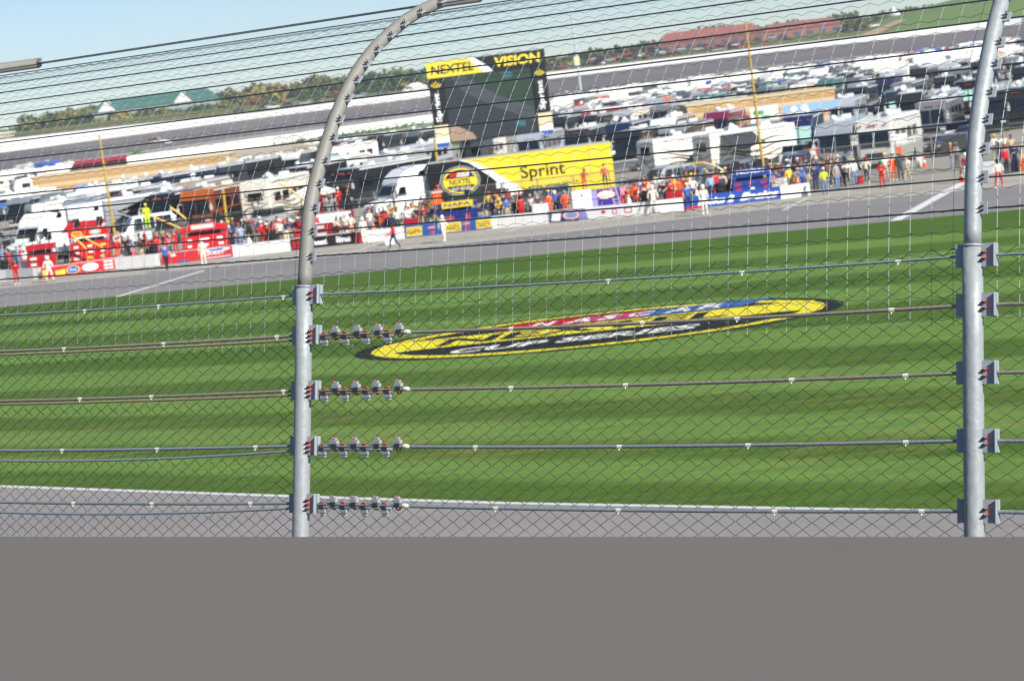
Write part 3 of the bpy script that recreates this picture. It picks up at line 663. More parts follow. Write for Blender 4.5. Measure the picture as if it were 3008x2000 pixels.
def lorry_cab(px, py, yaw, label, col='#eceef0', Hh=4.0):
    p = G(px, py); t = thing('lorry_cab', label, 'lorry', p, radians(yaw)); W = 1.2
    mb = MB(); sideprism(mb, [(0, .5), (-.02, 1.3), (.25, 1.62), (1.5, 1.9), (1.5, .5)], -W * .86, W * .86); mb.build('bonnet', paint(col), t, bevel=.14)
    mb = MB(); sideprism(mb, [(1.4, .7), (1.4, 1.9), (1.95, 2.75), (2.2, 2.95), (4.9, 2.95), (4.9, .7)], -W, W); mb.build('cab', paint(col), t, bevel=.1)
    mb = MB(); sideprism(mb, [(1.9, 2.8), (2.25, 3.35), (2.95, 3.85), (3.9, Hh), (4.95, Hh), (4.95, 2.8)], -W, W); mb.build('roof_fairing', paint(col), t, bevel=.16)
    mb = MB(); mb.add([(-1.02, 1.5, 2.02), (1.02, 1.5, 2.02), (.98, 1.93, 2.7), (-.98, 1.93, 2.7)], [(0, 1, 2, 3)]); o = mb.build('windscreen', M_GLASS, t); o.location = (0, -.05, .03)
    mb = MB(); mb.box((0, -.04, 1.0), (1.1, .06, .7)); mb.build('grille', mat('chrome', '#aeb3b8', .2, .9), t, bevel=.03)
    mb = MB(); mb.box((0, -.1, .55), (2.2, .2, .3)); mb.build('bumper', mat('chrome', '#aeb3b8', .2, .9), t, bevel=.04)
    for q in (-1, 1):
        mb = MB(); mb.add([(q * (W + .012), y, z) for y, z in ((1.75, 1.95), (2.6, 1.95), (2.6, 2.62), (2.1, 2.62))], [(0, 1, 2, 3)]); mb.build('side_window', M_GLASS, t)
        mb = MB(); mb.add([(q * (W + .012), y, z) for y, z in ((3.7, 3.2), (4.4, 3.2), (4.4, 3.6), (3.95, 3.6))], [(0, 1, 2, 3)]); mb.build('sleeper_window', M_GLASS, t)
        mb = MB(); mb.box((q * (W + .006), 2.3, 1.35), (.02, .95, 1.1)); d = mb.build('door', paint(col), t, bevel=.005)
        mb = MB(); mb.box((q * (W + .03), 2.65, 1.6), (.03, .16, .04)); mb.build('handle', M_BLACK, d)
        mb = MB(); mb.tube([(q * W, 1.7, 2.5), (q * 1.5, 1.5, 2.45)], .03, 5); mb.box((q * 1.52, 1.5, 2.15), (.16, .12, .62)); mb.build('mirror', mat('chrome', '#aeb3b8', .2, .9), t)
        mb = MB(); mb.box((q * .82, .0, 1.02), (.32, .14, .3)); mb.build('headlight', mat('lamp_glass', '#c9ced2', .15, .2), t, bevel=.04)
        mb = MB(); mb.tube([(q * (W - .05), 3.2, .75), (q * (W - .05), 4.6, .75)], .32, 12); mb.build('fuel_tank', mat('chrome', '#aeb3b8', .2, .9), t)
        mb = MB(); mb.tube([(q * 1.1, 5.1, .9), (q * 1.1, 5.1, 3.9)], .08, 8); mb.build('exhaust', mat('chrome', '#aeb3b8', .2, .9), t)
        for y in (.95, 5.6): wheel(t, q * (W - .15), y, .52, .3)
    mb = MB(); mb.box((0, 4.9, .8), (.9, 3.4, .25)); mb.build('chassis', M_BLACK, t)
    return t
# --- the hand-placed front rows: px, ground row, yaw, label ...
C = coach
C(2352, 466, -14, 'navy motorhome with mint green windscreen shade and pale roof, before light blue canopy', '#1b2753', '#1b2753', 'mint', '#8fa0c4', L=11, dishes=(('dish', 2.6), ('dish', 4.0)))
C(2462, 508, -16, 'silver motorhome with black front and mint notice board, right of the navy one', '#7f858e', '#34373c', 'dark', '#a7adb8', L=12, visor='#8e949e')
C(2575, 497, -24, 'white motorhome with open slide-outs and white awning frame near paddock fence', '#c9c8c2', '#a09f9a', 'dark', '#dededb', L=10, slide='#d6d6d2', awn=(-1, '#dcdcd8', 2, 6, 1.2))
C(2650, 372, -10, 'dark navy motorhome with rounded brow and large mint green windscreen shade', '#1d2638', '#101217', 'mint', '#2a3245', L=11, visor='#1d2638')
C(2480, 398, -16, 'silver grey motorhome with smooth curved cap, behind the light blue canopy', '#9aa0aa', '#4a4e55', 'dark', '#a2a8b2', L=12, visor='#a2a8b2')
C(2112, 430, -17, 'plum purple motorhome with white dome on its roof, left of the tan building', '#6e1f47', '#7d4a63', 'dark', '#cfc6cc', L=12, visor='#6e1f47', awn=(1, '#6b3b4a', 1, 5, 1.8), dishes=(('dome', 1.6), ('dome', 6.)))
C(1955, 450, -17, 'dark motorhome with white brow above its black windscreen, left of plum motorhome', '#2a2f3a', '#3b3f47', 'dark', '#e4e3df', L=12, visor='#e6e6e2', dishes=(('dome', 3.), ('dome', 7.)))
C(1822, 463, -17, 'navy blue motorhome with a large white satellite dish, behind the yellow trailer end', '#1a2440', '#4a4f58', 'dark', '#7d8798', L=12, visor='#1d2848', dishes=(('dish', 1.2), ('dome', 5.)))
C(1700, 480, -15, 'black and teal motorhome mostly hidden by the yellow trailer', '#23282e', '#3f7d76', 'dark', '#dfdeda', L=12)
C(1560, 492, -15, 'silver motorhome just above the yellow trailer roof', '#8c939d', '#2c2f35', 'dark', '#d9d9d6', L=12, visor='#9aa0aa')
C(1390, 506, -15, 'white motorhome with swirl stripes under the video board', '#dedbd2', '#b8b4a8', 'dark', '#e6e5e0', L=11, swirl='#9a8b76', dishes=(('dish', 3.),))
C(1905, 533, -62, 'white camper with black flame stripes, right of the yellow lorry trailer', '#e4e1d6', None, 'dark', '#e6e4dc', L=8.5, Hh=3.3, swirl='#22201f', glassband=False, rear=True)
C(2070, 524, -62, 'cream camper with dark wavy stripes standing below the plum motorhome', '#e6e2d4', None, 'dark', '#e9e6dc', L=8.2, Hh=3.4, swirl='#3a2a24', glassband=False, rear=True, awn=(1, '#3a3c42', 1, 4, 1.8))
C(1010, 618, -34, 'black motorhome with bright white roof edge behind the white lorry cab', '#14161a', '#2b2e33', 'dark', '#e2e4e6', L=13, dishes=(('dome', 2.), ('dome', 8.)))
C(760, 664, -14, 'cream motorhome with a brown horned skull drawn on its front and brown swirls', '#d9d5c8', '#d4cfc0', 'dark', '#e0ddd2', L=11, rear=True, swirl='#5b3a22', Hh=3.7)
sk_ = [o for o in bpy.data.objects if o.name.startswith('motorhome') and o.parent is None and 'skull' in o.get('label', '')][0]
mb = MB(); fs_ = lambda x, z: (x, -.03, 2.0 + z)
for q in (-1, 1):
    ribbon(mb, [(q * .1, .25), (q * .45, .3), (q * .8, .55), (q * .85, .9), (q * .6, 1.1)], [.16, .14, .1, .07, .03], fs_)
    ribbon(mb, [(q * .15, .25), (q * .3, .0), (q * .22, -.3), (q * .12, -.6)], [.05, .1, .07, .05], fs_); ribbon(mb, [(q * .35, .1), (q * .7, .15), (q * .95, .3)], [.1, .07, .02], fs_)
    ribbon(mb, [(q * .3, -.1), (q * .65, -.2), (q * .85, -.1)], [.08, .06, .02], fs_); disc(mb, q * .14, -.05, .07, .05, fs_, 0, 8)
ribbon(mb, [(-.12, -.6), (0, -.68), (.12, -.6)], .06, fs_)
mb.build('skull_drawing', plain('#5b4638'), sk_)
C(865, 600, -18, 'black motorhome with white roof line behind the left fence post', '#14161b', '#24272c', 'dark', '#d8dadb', L=12, awn=(-1, '#2c2e33', 1, 6, 2), dishes=(('dome', 2.), ('dome', 5.)))
C(990, 562, -16, 'white motorhome with teal green lower stripes above the black one', '#e2e2dc', '#1e8f80', 'dark', '#e4e4df', L=9, swirl='#1e8f80', dishes=(('dome', 2.),))
C(1125, 560, -16, 'grey and tan motorhome behind the white lorry cab', '#9b9a98', '#7a6a58', 'dark', '#d5d5d2', L=12, visor='#aaa')if 0 else C(1125, 560, -16, 'grey and tan motorhome behind the white lorry cab', '#9b9a98', '#7a6a58', 'dark', '#d5d5d2', L=12, visor='#a3a5a8')
C(1215, 520, -16, 'silver motorhome left of the video board', '#a6abb3', '#30333a', 'dark', '#dfe0e0', L=12, visor='#b2b7be')
C(660, 568, -24, 'black motorhome with long dark side and satellite dish, behind the skull motorhome', '#16181c', '#24272c', 'dark', '#c9cdd0', L=13, dishes=(('dish', 2.), ('dome', 8.)))
C(545, 590, -24, 'dark grey motorhome with pale roof, above the black awning', '#2c3138', '#20242a', 'dark', '#ced2d4', L=13)
C(440, 612, -28, 'navy motorhome with mint screen shade, right of its black twin', '#141c38', '#20242a', 'mint', '#d8dcdf', L=13)
C(330, 630, -30, 'black motorhome with small orange roof lights behind the left yellow pole', '#15171b', '#24272c', 'dark', '#dfe2e4', L=13, dishes=(('dish', 3.), ('dome', 7.)))
C(585, 684, -16, 'orange and brown painted motorhome beside the skull motorhome', '#7a3d1c', '#3a1c12', 'dark', '#c79a52', L=10, visor='#a3541d')
C(470, 694, -20, 'black motorhome with a wide charcoal awning let out', '#1b1c20', '#24272c', 'dark', '#6f7680', L=12, awn=(-1, '#393b44', 1., 7.5, 3.2))
C(285, 708, -66, 'grey motorhome with black swirl, behind the large red cart', '#8f9196', '#a3a5a8', 'dark', '#b9bbbe', L=9, swirl='#26272b', glassband=False, rear=True)
C(95, 704, -62, 'cream camper with small windows behind the white lorry at far left', '#d6d2c6', '#c4bfb2', 'dark', '#dedbd2', L=9, rear=True, Hh=3.3)
C(205, 642, -62, 'white camper with pale tan slide-out below the tan building', '#e6e4dd', '#d2cbbb', 'dark', '#eceae4', L=8, rear=True, Hh=3.1)
C(40, 590, -58, 'white motorhome with a row of black windows at the far left edge', '#e4e2db', '#dedbd2', 'dark', '#eceae4', L=10, Hh=3.3)
C(-40, 655, -58, 'white camper cut by the left picture edge', '#e4e2db', '#c8c2b4', 'dark', '#eceae4', L=9, rear=True, Hh=3.2)
C(2850, 338, -14, 'black motorhome with pale green screen shade left of the right fence post', '#101114', '#1d2024', 'mint', '#3a3e45', L=12)
C(2760, 400, -16, 'grey and brown motorhome with silver awning roll near the right post', '#55524f', '#3c3937', 'dark', '#8b8f96', L=11)
C(2990, 380, -16, 'black and grey motorhome right of the right fence post', '#1f2124', '#4b4f54', 'dark', '#9aa0a6', L=12)
# --- rows behind them
NAMES = {'#e6e4dc': 'white', '#d9d4c6': 'cream', '#9aa0a8': 'silver', '#23262c': 'black', '#1e2a4c': 'navy', '#6d2234': 'maroon', '#6c6f74': 'grey', '#3f6f6c': 'teal', '#a08f74': 'tan'}
def row(dy, x0, x1, step, pal, rowname, skip=()):
    x = x0
    while x < x1:
        if not any(a < x < b for a, b in skip):
            c = RND.choice(pal); k = RND.choice(['#2c2f35', '#8c8f94', '#c9c5ba']); rf = RND.choice(['#d6d6d2', '#a2a6aa', '#7d838b', '#5a5e66']) if c != '#e6e4dc' else '#ecebe6'
            C(x, hor(x) + dy * RND.uniform(.985, 1.015), RND.uniform(-22, -12), '%s motorhome in the %s' % (NAMES[c], rowname), c, k, 'mint' if RND.random() < .12 else 'dark', rf, L=RND.uniform(9, 13), Hh=RND.uniform(3.2, 3.6),
              visor=RND.choice([None, c, rf]), dishes=RND.choice([(), (), (('dome', 3.),), (('dish', 2.),)]))
        x += step * RND.uniform(.88, 1.2)
P1 = ['#23262c', '#9aa0a8', '#6c6f74', '#1e2a4c', '#23262c', '#23262c', '#e6e4dc', '#a08f74']
P2 = ['#e6e4dc', '#23262c', '#23262c', '#6c6f74', '#d9d4c6', '#9aa0a8', '#6c6f74', '#23262c', '#1e2a4c', '#3f6f6c']
row(206, 1640, 3080, 92, ['#23262c', '#9aa0a8', '#6c6f74', '#1e2a4c', '#23262c', '#e6e4dc', '#d9d4c6', '#6c6f74'], 'middle row of the paddock', ((2225, 2460), (2610, 2700), (2820, 2900)))
row(228, 2520, 3080, 120, ['#23262c', '#6c6f74', '#1e2a4c', '#9aa0a8', '#23262c', '#3f6f6c'], 'crowded row right of the tan building')
row(330, 2740, 3080, 150, P1, 'row near the right fence post', ((2960, 3080),))
row(178, 1640, 3080, 88, P2, 'row behind the tan building')
row(158, 1640, 3080, 72, P2, 'back row of big motorhomes')
row(185, 700, 1260, 95, P1, 'row left of the video board', ((600, 880),))
row(215, 640, 1000, 110, P1, 'row behind the left fence post')
row(296, 130, 560, 105, ['#23262c', '#6c6f74', '#23262c', '#1e2a4c', '#a08f74'], 'row behind the left red carts')
row(262, 60, 330, 100, ['#23262c', '#6c6f74', '#e6e4dc'], 'short row below the left tan building')
row(300, 1850, 1990, 120, ['#23262c'], 'gap right of the yellow trailer')
row(345, 2230, 2330, 110, ['#23262c'], 'gap below the navy motorhome')
row(302, 2680, 3080, 110, ['#6c6f74', '#23262c', '#9aa0a8'], 'row left of the right fence post')
C(1690, hor(1690) + 186, -70, 'long maroon and pink motorhome right of the video board', '#7c2438', '#a3596a', 'dark', '#d0b8bc', L=12)
# --- yellow and black lorry trailer with lettering
TY = 157.; tl = G(1272, hor(1272) + 378); tr = G(1812, hor(1812) + 379)
trl = thing('lorry_trailer', 'long yellow and black racing lorry trailer with round badge and big lettering', 'trailer', tl, atan2(tr.y - tl.y, tr.x - tl.x)); TL_ = (tr - tl).length
mb = MB(); mb.box((TL_ / 2, 1.28, 2.35), (TL_, 2.55, 3.3)); mb.build('box', paint('#17181b'), trl, bevel=.04)
YEL = paint('#e8cf35'); WH = paint('#f0f0ee'); BK = paint('#17181b'); SIL = mat('badge_silver', '#a9adb2', .3, .5)
def CZ(zx, zy):
    px = zx / 3.92 + 1150; y = zy / 3.92 + 350; sc_ = TL_ / 540; return ((px - 1272) * sc_, 4. - (y - (478 - .1165 * (px - 1272))) * sc_)
tf = lambda off: (lambda a, z: (a, -off, z))
inner = [CZ(*q) for q in ((850, 440), (950, 478), (1050, 540), (1200, 650), (1340, 780), (1400, 880), (1425, 1010))]
outer = [CZ(*q) for q in ((900, 430), (1040, 478), (1160, 540), (1330, 650), (1480, 740), (1590, 850), (1650, 1010))]
inner[0] = (inner[0][0], 3.99); outer[0] = (outer[0][0], 3.99); inner[-1] = (inner[-1][0], .71); outer[-1] = (outer[-1][0], .71)
mb = MB(); vs = [tf(.004)(*q) for q in outer] + [tf(.004)(TL_ - .01, 3.99 - (3.28) * i / 6) for i in range(7)]
mb.add(vs, [(i, i + 1, i + 8, i + 7) for i in range(6)]); mb.build('yellow_panel', YEL, trl)
mb = MB(); vs = [tf(.006)(*q) for q in inner] + [tf(.006)(*q) for q in outer]; mb.add(vs, [(i, i + 1, i + 8, i + 7) for i in range(6)]); mb.build('white_swoosh', WH, trl)
def badge(mb, cx, cy, rx, ry, fn):                     # 0 silver 1 black 2 yellow 3 white 4 red 5 blue
    f = lambda k: (lambda a, b: fn(a, b, k))
    disc(mb, cx, cy, rx, ry, f(0), 0); disc(mb, cx, cy, rx * .9, ry * .9, f(1), 1); disc(mb, cx, cy, rx * .86, ry * .86, f(2), 2, r0=rx * .09)
    poly(mb, [(cx - rx * .84, cy - ry * .3), (cx + rx * .84, cy - ry * .3), (cx + rx * .84, cy + ry * .2), (cx - rx * .84, cy + ry * .2)], f(3), 2)
    add_text(mb, 'NEXTEL', f(4), cx, cy - ry * .05, rx * 1.1, ry * .34, 1, .02, .1)
    a, b = cx - rx * .5, cx + rx * .55
    poly(mb, [(a, cy + ry * .28), (a + rx * .35, cy + ry * .28), (a + rx * .4, cy + ry * .6), (a + rx * .05, cy + ry * .6)], f(3), 4)
    poly(mb, [(a + rx * .35, cy + ry * .28), (b - rx * .12, cy + ry * .28), (b - rx * .07, cy + ry * .6), (a + rx * .4, cy + ry * .6)], f(3), 3)
    poly(mb, [(b - rx * .12, cy + ry * .28), (b, cy + ry * .28), (b + rx * .05, cy + ry * .6), (b - rx * .07, cy + ry * .6)], f(3), 5)
    add_text(mb, 'NASCAR', f(4), cx + rx * .08, cy + ry * .44, rx * .62, ry * .2, 4, .02, .3)
    add_text(mb, 'CUP SERIES', f(4), cx, cy - ry * .5, rx * .95, ry * .2, 3, .03, .1)
BM = [SIL, BK, YEL, WH, paint('#c4202c'), paint('#1f4fa8')]
mb = MB(); c_ = CZ(842, 690); badge(mb, c_[0], c_[1], 232 / 3.92 * TL_ / 540, 172 / 3.92 * TL_ / 540, lambda a, b, k: (a, -.01 - .004 * k, b)); mb.build('round_badge', BM, trl)
mb = MB(); c_ = CZ(1790, 590); add_text(mb, 'Sprint', tf(.01), c_[0], c_[1], 510 * TL_ / 540 / 3.92, 190 * TL_ / 540 / 3.92, 0, .012); mb.build('lettering', BK, trl)
mb = MB(); c_ = CZ(1920, 735); add_text(mb, 'Together with NEXTEL', tf(.01), c_[0], c_[1], 560 * TL_ / 540 / 3.92, 48 * TL_ / 540 / 3.92, 0, .0); mb.build('lettering', BK, trl)
mb = MB(); [mb.box((TL_ * k / 8, -.008, 2.35), (.03, .012, 3.2)) for k in (4, 7)]; mb.build('panel_seam', paint('#b9a93a'), trl)
mb = MB(); mb.box((TL_ / 2, 1.28, 4.03), (TL_ - .1, 2.5, .05)); mb.build('roof', paint('#b9b7ad'), trl)
for x in (9.4, 10.7):
    for q in (.2, 2.35):
        w_ = wheel(trl, 0, 0, .5, .3); w_.rotation_euler = (0, 0, pi / 2); w_.location = (x, q, 0)
lorry_cab(1092, hor(1092) + 380, -56, 'white long-nose lorry cab with tall roof fairing left of the black trailer end')
lorry_cab(50, hor(50) + 372, -30, 'white lorry cab behind the red crew at the far left', Hh=3.6)
lorry_cab(165, hor(165) + 360, -30, 'white lorry cab beside the large red cart', Hh=3.9)
# vans behind the wall
van(1880, hor(1880) + 392, -58, 'light grey estate van with dark windows, right of the yellow trailer', '#9aa1a8', Hh=1.95, tag_green=True, L=4.9)
van(2000, hor(2000) + 402, -40, 'blue grey car between two grey vans', '#5c6a82', Hh=1.8, tag_green=True)
van(2105, hor(2105) + 400, -40, 'slate grey van left of the dark blue cart', '#66717f', Hh=1.85, tag_green=True)
van(1520, hor(1520) + 402, -45, 'dark green grey car before the white swoosh of the trailer', '#56605e', Hh=1.75)
van(330, hor(330) + 350, -68, 'white van with a blue stripe right of the large red cart', '#dfe4ea', Hh=2.3, L=5.4)
van(2330, hor(2330) + 392, -15, 'small blue car with dark windscreen below the navy motorhome', '#3d5a85', Hh=1.7)
van(2840, hor(2840) + 360, -20, 'dark blue car behind the paddock fence, left of the right post', '#262c38', Hh=1.5)
van(2740, hor(2740) + 380, -60, 'black car behind the paddock fence', '#1c1e22', Hh=1.5)
# green spotted box truck
p = G(2250, hor(2250) + 300); t = thing('box_truck', 'white box truck with green and orange patches right of the plum motorhome', 'truck', p, radians(-12))
mb = MB(); mb.box((0, 3, 2.3), (2.2, 6, 3.6)); mb.build('box', WH, t, bevel=.05)
mb = MB(); mb.box((0, -.6, 1.2), (2.1, 1.4, 1.8)); mb.build('cab', WH, t, bevel=.12)
mb = MB(); mb.box((0, -1.31, 1.65), (1.7, .03, .6)); mb.build('windscreen', M_GLASS, t)
for (x, z, w, h, c) in ((-.3, 3.6, 1., .35, '#2ba84a'), (.4, 3.1, .9, .3, '#2ba84a'), (-.1, 2.7, 1.1, .35, '#e2682a'), (0, 1.9 + .4, .8, .4, '#2ba84a')):
    mb = MB(); mb.box((x, -.012, z), (w, .02, h)); mb.build('colour_patch', paint(c), t, bevel=.005)
for q in (-1, 1):
    for y in (-.5, 4.6): wheel(t, q * .95, y, .42, .26)
# --- far field of small white campers: copied from prototypes
def camper_proto(kind):
    t = thing('camper', 'white camper', 'camper', (0, 0, 0), 0, 'small white campers in the far field'); B = paint('#e6e4dc')
    L = {'trailer': 7.5, 'motorhome': 8.5, 'fifth': 9.5}[kind]; Hh = {'trailer': 2.9, 'motorhome': 3.1, 'fifth': 3.6}[kind]
    mb = MB()
    pf = {'trailer': [(0, .6), (-.25, 1.5), (0, 2.7), (.3, Hh), (L, Hh), (L, .5)], 'motorhome': [(0, .5), (0, 1.1), (.9, 1.2), (1.1, 2.), (.1, 2.3), (.1, 2.9), (.5, Hh), (L, Hh), (L, .5)],
          'fifth': [(0, 1.6), (-.1, 3.3), (.2, Hh), (L, Hh), (L, .6), (2.2, .6), (2.2, 1.6)]}[kind]
    sideprism(mb, pf, -1.22, 1.22); o = mb.build('body', B, t, bevel=.08); o.material_slots[0].link = 'OBJECT'; o.material_slots[0].material = B
    for q in (-1, 1):
        for k in range(3): mb = MB(); mb.box((q * 1.226, 2.0 + k * (L - 3) / 2.6, 2.05), (.012, 1.1, .6)); mb.build('window', M_GLASS, t)
        mb = MB(); mb.box((q * 1.227, L / 2, 1.15), (.012, L - 1, .18)); mb.build('side_stripe', paint('#8a8f96'), t)
        wheel(t, q * 1.05, L * .66, .38, .22)
    mb = MB(); mb.box((0, -.0 if kind == 'motorhome' else -.2, 1.75 if kind == 'motorhome' else 2.0), (1.5, .3, .5)); mb.build('front_window', M_GLASS, t)
    mb = MB(); mb.box((0, L * .5, Hh + .12), (.7, .9, .24)); mb.build('roof_unit', paint('#d0cfc8'), t, bevel=.04)
    return t
PROT = [camper_proto(k) for k in ('trailer', 'motorhome', 'fifth')]; used = [0, 0, 0]
PN = ['low camper trailer', 'camper with cab overhang', 'tall fifth wheel camper']
RN = {148: 'first far row', 138: 'second far row', 128: 'third far row', 119: 'fourth far row', 111: 'fifth far row', 103: 'sixth far row', 96: 'seventh far row', 90: 'last far row'}
def far_camper(px, dy, rn, x_label=''):
    k = RND.choice((0, 1, 2)); o = PROT[k] if not used[k] else copy_tree(PROT[k]); used[k] = 1
    p = G(px, hor(px) + dy); o.location = p; o.rotation_euler = (0, 0, radians(RND.choice((-15, -18, -70, -75, 100)) + RND.uniform(-4, 4)))
    cn, cc = RND.choice([('white', '#eceae3'), ('white', '#e6e4dc'), ('cream', '#dcd6c6'), ('white', '#f0efea'), ('pale grey', '#c3c4c4'), ('dark grey', '#4a4d52')] if RND.random() < .9 else [('navy', '#24305a'), ('red', '#9c1f28'), ('blue', '#3a5fae')])
    for ch in o.children:
        if ch.name.startswith('body'): ch.material_slots[0].material = paint(cc)
    o['label'] = '%s %s in the %s' % (cn, PN[k], rn)
    return o
for dy, rn in RN.items():
    x = 1620 + RND.uniform(0, 30)
    while x < 3060: far_camper(x, dy, rn); x += RND.uniform(.8, 1.3) * (dy * .42) + 4
for dy, rn in ((150, 'left far patch, front row'), (132, 'left far patch, middle row'), (116, 'left far patch, back row')):
    x = -60
    while x < 175: far_camper(x, dy, rn); x += RND.uniform(.8, 1.3) * dy * .42 + 4
# canopies
def canopy(px, py, yaw, label, col, w=3., d=3., h=2.5, rise=.7, flat=False):
    p = G(px, py); t = thing('canopy', label, 'canopy', p, radians(yaw), 'fabric canopies')
    mb = MB(); a, b = w / 2, d / 2
    if flat: mb.add([(-a, -b, h - .3), (a, -b, h - .3), (a, b, h + .3), (-a, b, h + .3), (-a, -b, h - .34), (a, -b, h - .34), (a, b, h + .26), (-a, b, h + .26)], [(0, 1, 2, 3), (7, 6, 5, 4), (0, 4, 5, 1), (1, 5, 6, 2), (2, 6, 7, 3), (3, 7, 4, 0)])
    else: mb.add([(-a, -b, h), (a, -b, h), (a, b, h), (-a, b, h), (0, 0, h + rise)], [(0, 1, 4), (1, 2, 4), (2, 3, 4), (3, 0, 4), (3, 2, 1, 0)]); mb.box((0, -b, h - .12), (w, .02, .25)); mb.box((-a, 0, h - .12), (.02, d, .25)); mb.box((a, 0, h - .12), (.02, d, .25))
    mb.build('cover', cloth(col), t)
    for x in (-a + .04, a - .04):
        for y in (-b + .04, b - .04): mb = MB(); mb.tube([(x, y, 0), (x, y, h - .05)], .03, 6); mb.build('leg', paint('#c9cbcd'), t)
    return t
canopy(2392, hor(2392) + 300, -10, 'light blue flat canopy before the tan building at right', '#8fb3e0', 5.2, 3, 3.6, flat=True)
canopy(305, hor(305) + 235, -8, 'long light blue canopy in front of the left tan building', '#86a9dc', 6.5, 3, 3.0, flat=True)
canopy(75, hor(75) + 232, -8, 'wide blue tarp canopy at the far left', '#3566a8', 7, 3, 1.9, flat=True)
canopy(262, hor(262) + 385, -8, 'bright red sloping canopy above the large red cart', '#b80f1e', 2.9, 1.8, 2.75, flat=True)
canopy(2120, hor(2120) + 350, -8, 'dark maroon canopy beside the cream camper with wavy stripes', '#5a2a36', 2.6, 2.4, 2.6)
canopy(930, hor(930) + 345, -10, 'white canopy left of the white lorry cab', '#e4e3de', 3, 3, 2.4)
FC = [('white', '#e8e7e2'), ('blue', '#2c4fb0'), ('red', '#c01c28'), ('green', '#2f7a4c'), ('orange', '#e2662a'), ('light blue', '#8fb0dc')]
for i in range(26):
    cn, cc = FC[[0, 0, 1, 2, 0, 3, 4, 5][i % 8]]; x = RND.uniform(1650, 3000); dy = RND.uniform(92, 165)
    canopy(x, hor(x) + dy, RND.uniform(-30, 30), '%s peaked canopy among the far campers' % cn, cc, 3.4, 3.4, 2.7)
# --- tan striped garage buildings
M_TAN, M_TAN2 = mat('tan_cladding', '#b58f5e', .8, 0, .06, .5), mat('pale_tan_cladding', '#cbb48c', .8, 0, .06, .5)
def garage(px0, px1, dy, Hh, label, extra):
    a, b = G(px0, hor(px0) + dy), G(px1, hor(px1) + dy); L = (b - a).length
    t = thing('garage_building', label, 'building', a, atan2(b.y - a.y, b.x - a.x), 'tan striped garage buildings')
    mb = MB(); mb.box((L / 2, 4.5, Hh / 2), (L, 9, Hh)); w = mb.build('wall', M_TAN2, t)
    for k in range(4): mb = MB(); mb.box((L / 2, -.02, Hh * (.18 + .235 * k)), (L - .1, .04, Hh * .115)); mb.build('tan_stripe', M_TAN, t)
    mb = MB(); mb.box((L / 2, 4.5, Hh + .1), (L + .3, 9.3, .2)); mb.build('roof', M_TAN2, t, bevel=.02)
    for x, z, ww, hh in extra:
        mb = MB(); mb.box((x, -.05, z), (ww, .06, hh)); mb.build('window', mat('slate_window', '#46516e', .3, 0, .1, 1), t, bevel=.01)
    return t
garage(108, 684, 220, 4.4, 'long low tan striped garage building in the left background', [(4.5, 1.4, 1.1, .6), (10.5, 1.6, 1.1, .7), (21, 2.9, 1.4, .9), (17, 2.1, 1, .5), (14, 1.5, .9, .5)])
garage(2030, 2462, 258, 4.2, 'tan striped garage building in the right background behind the plum motorhome', [(12.2, 1.2, .5, .4), (14.2, 1.3, .5, .4), (8, 2, .8, .6)])
# flower bed kerbs and grass behind the garage
def patch(name, pts, mt, z): mb = MB(); mb.add([G(*q, z) for q in pts], [tuple(range(len(pts)))]); return struct(mb.build(name, mt))
patch('lawn', [(1010, 432), (1080, 402), (1180, 383), (1290, 362), (1420, 360), (1420, 430), (1290, 425)], M_GRASSI, .012)
patch('lawn', [(1000, 398), (1130, 372), (1280, 352), (1400, 330), (1400, 334), (1270, 362), (1130, 384), (1000, 404)], M_GRASSI, .012)
patch('concrete_apron', [(560, 480), (700, 436), (1000, 410), (1270, 365), (1300, 372), (1150, 400), (1010, 430), (960, 520), (560, 560)], mat('beige_concrete', '#b9ab92', .9, 0, .08, .1), .008)
mb = MB(); q = [G(*c) for c in ((790, 441), (870, 431), (950, 421), (1040, 410))]; ribbon(mb, [(v.x, v.y) for v in q], 1.2, on_ground(.3)); tag(mb.build('yellow_kerb', paint('#e0c224')), 'yellow painted kerb along the far concrete apron', 'kerb')
def hedge(pts, label, hgt, col):
    mb = MB(); q = [G(*c) for c in pts]
    for a, b in zip(q, q[1:]):
        n = int((b - a).length / .5)
        for i in range(n):
            p = a.lerp(b, i / n) + Vector((RND.uniform(-.6, .6), RND.uniform(-1, 1), RND.uniform(.1, hgt)))
            for _ in range(3):
                d = [Vector((RND.uniform(-1, 1), RND.uniform(-1, 1), RND.uniform(-1, 1))) * .6 for _ in range(3)]; mb.add([p + v for v in d], [(0, 1, 2)])
    return tag(mb.build('hedge', mat('hedge_' + col, col, .9, 0, .3, .5)), label, 'hedge')
hedge([(800, 432), (880, 422), (1000, 404), (1250, 368)], 'low green hedge under the white inner wall of the back track', .9, '#52703a')
hedge([(380, 470), (450, 458)], 'small green shrub bed beside the red roofed trackside shed', 2.2, '#48722c')
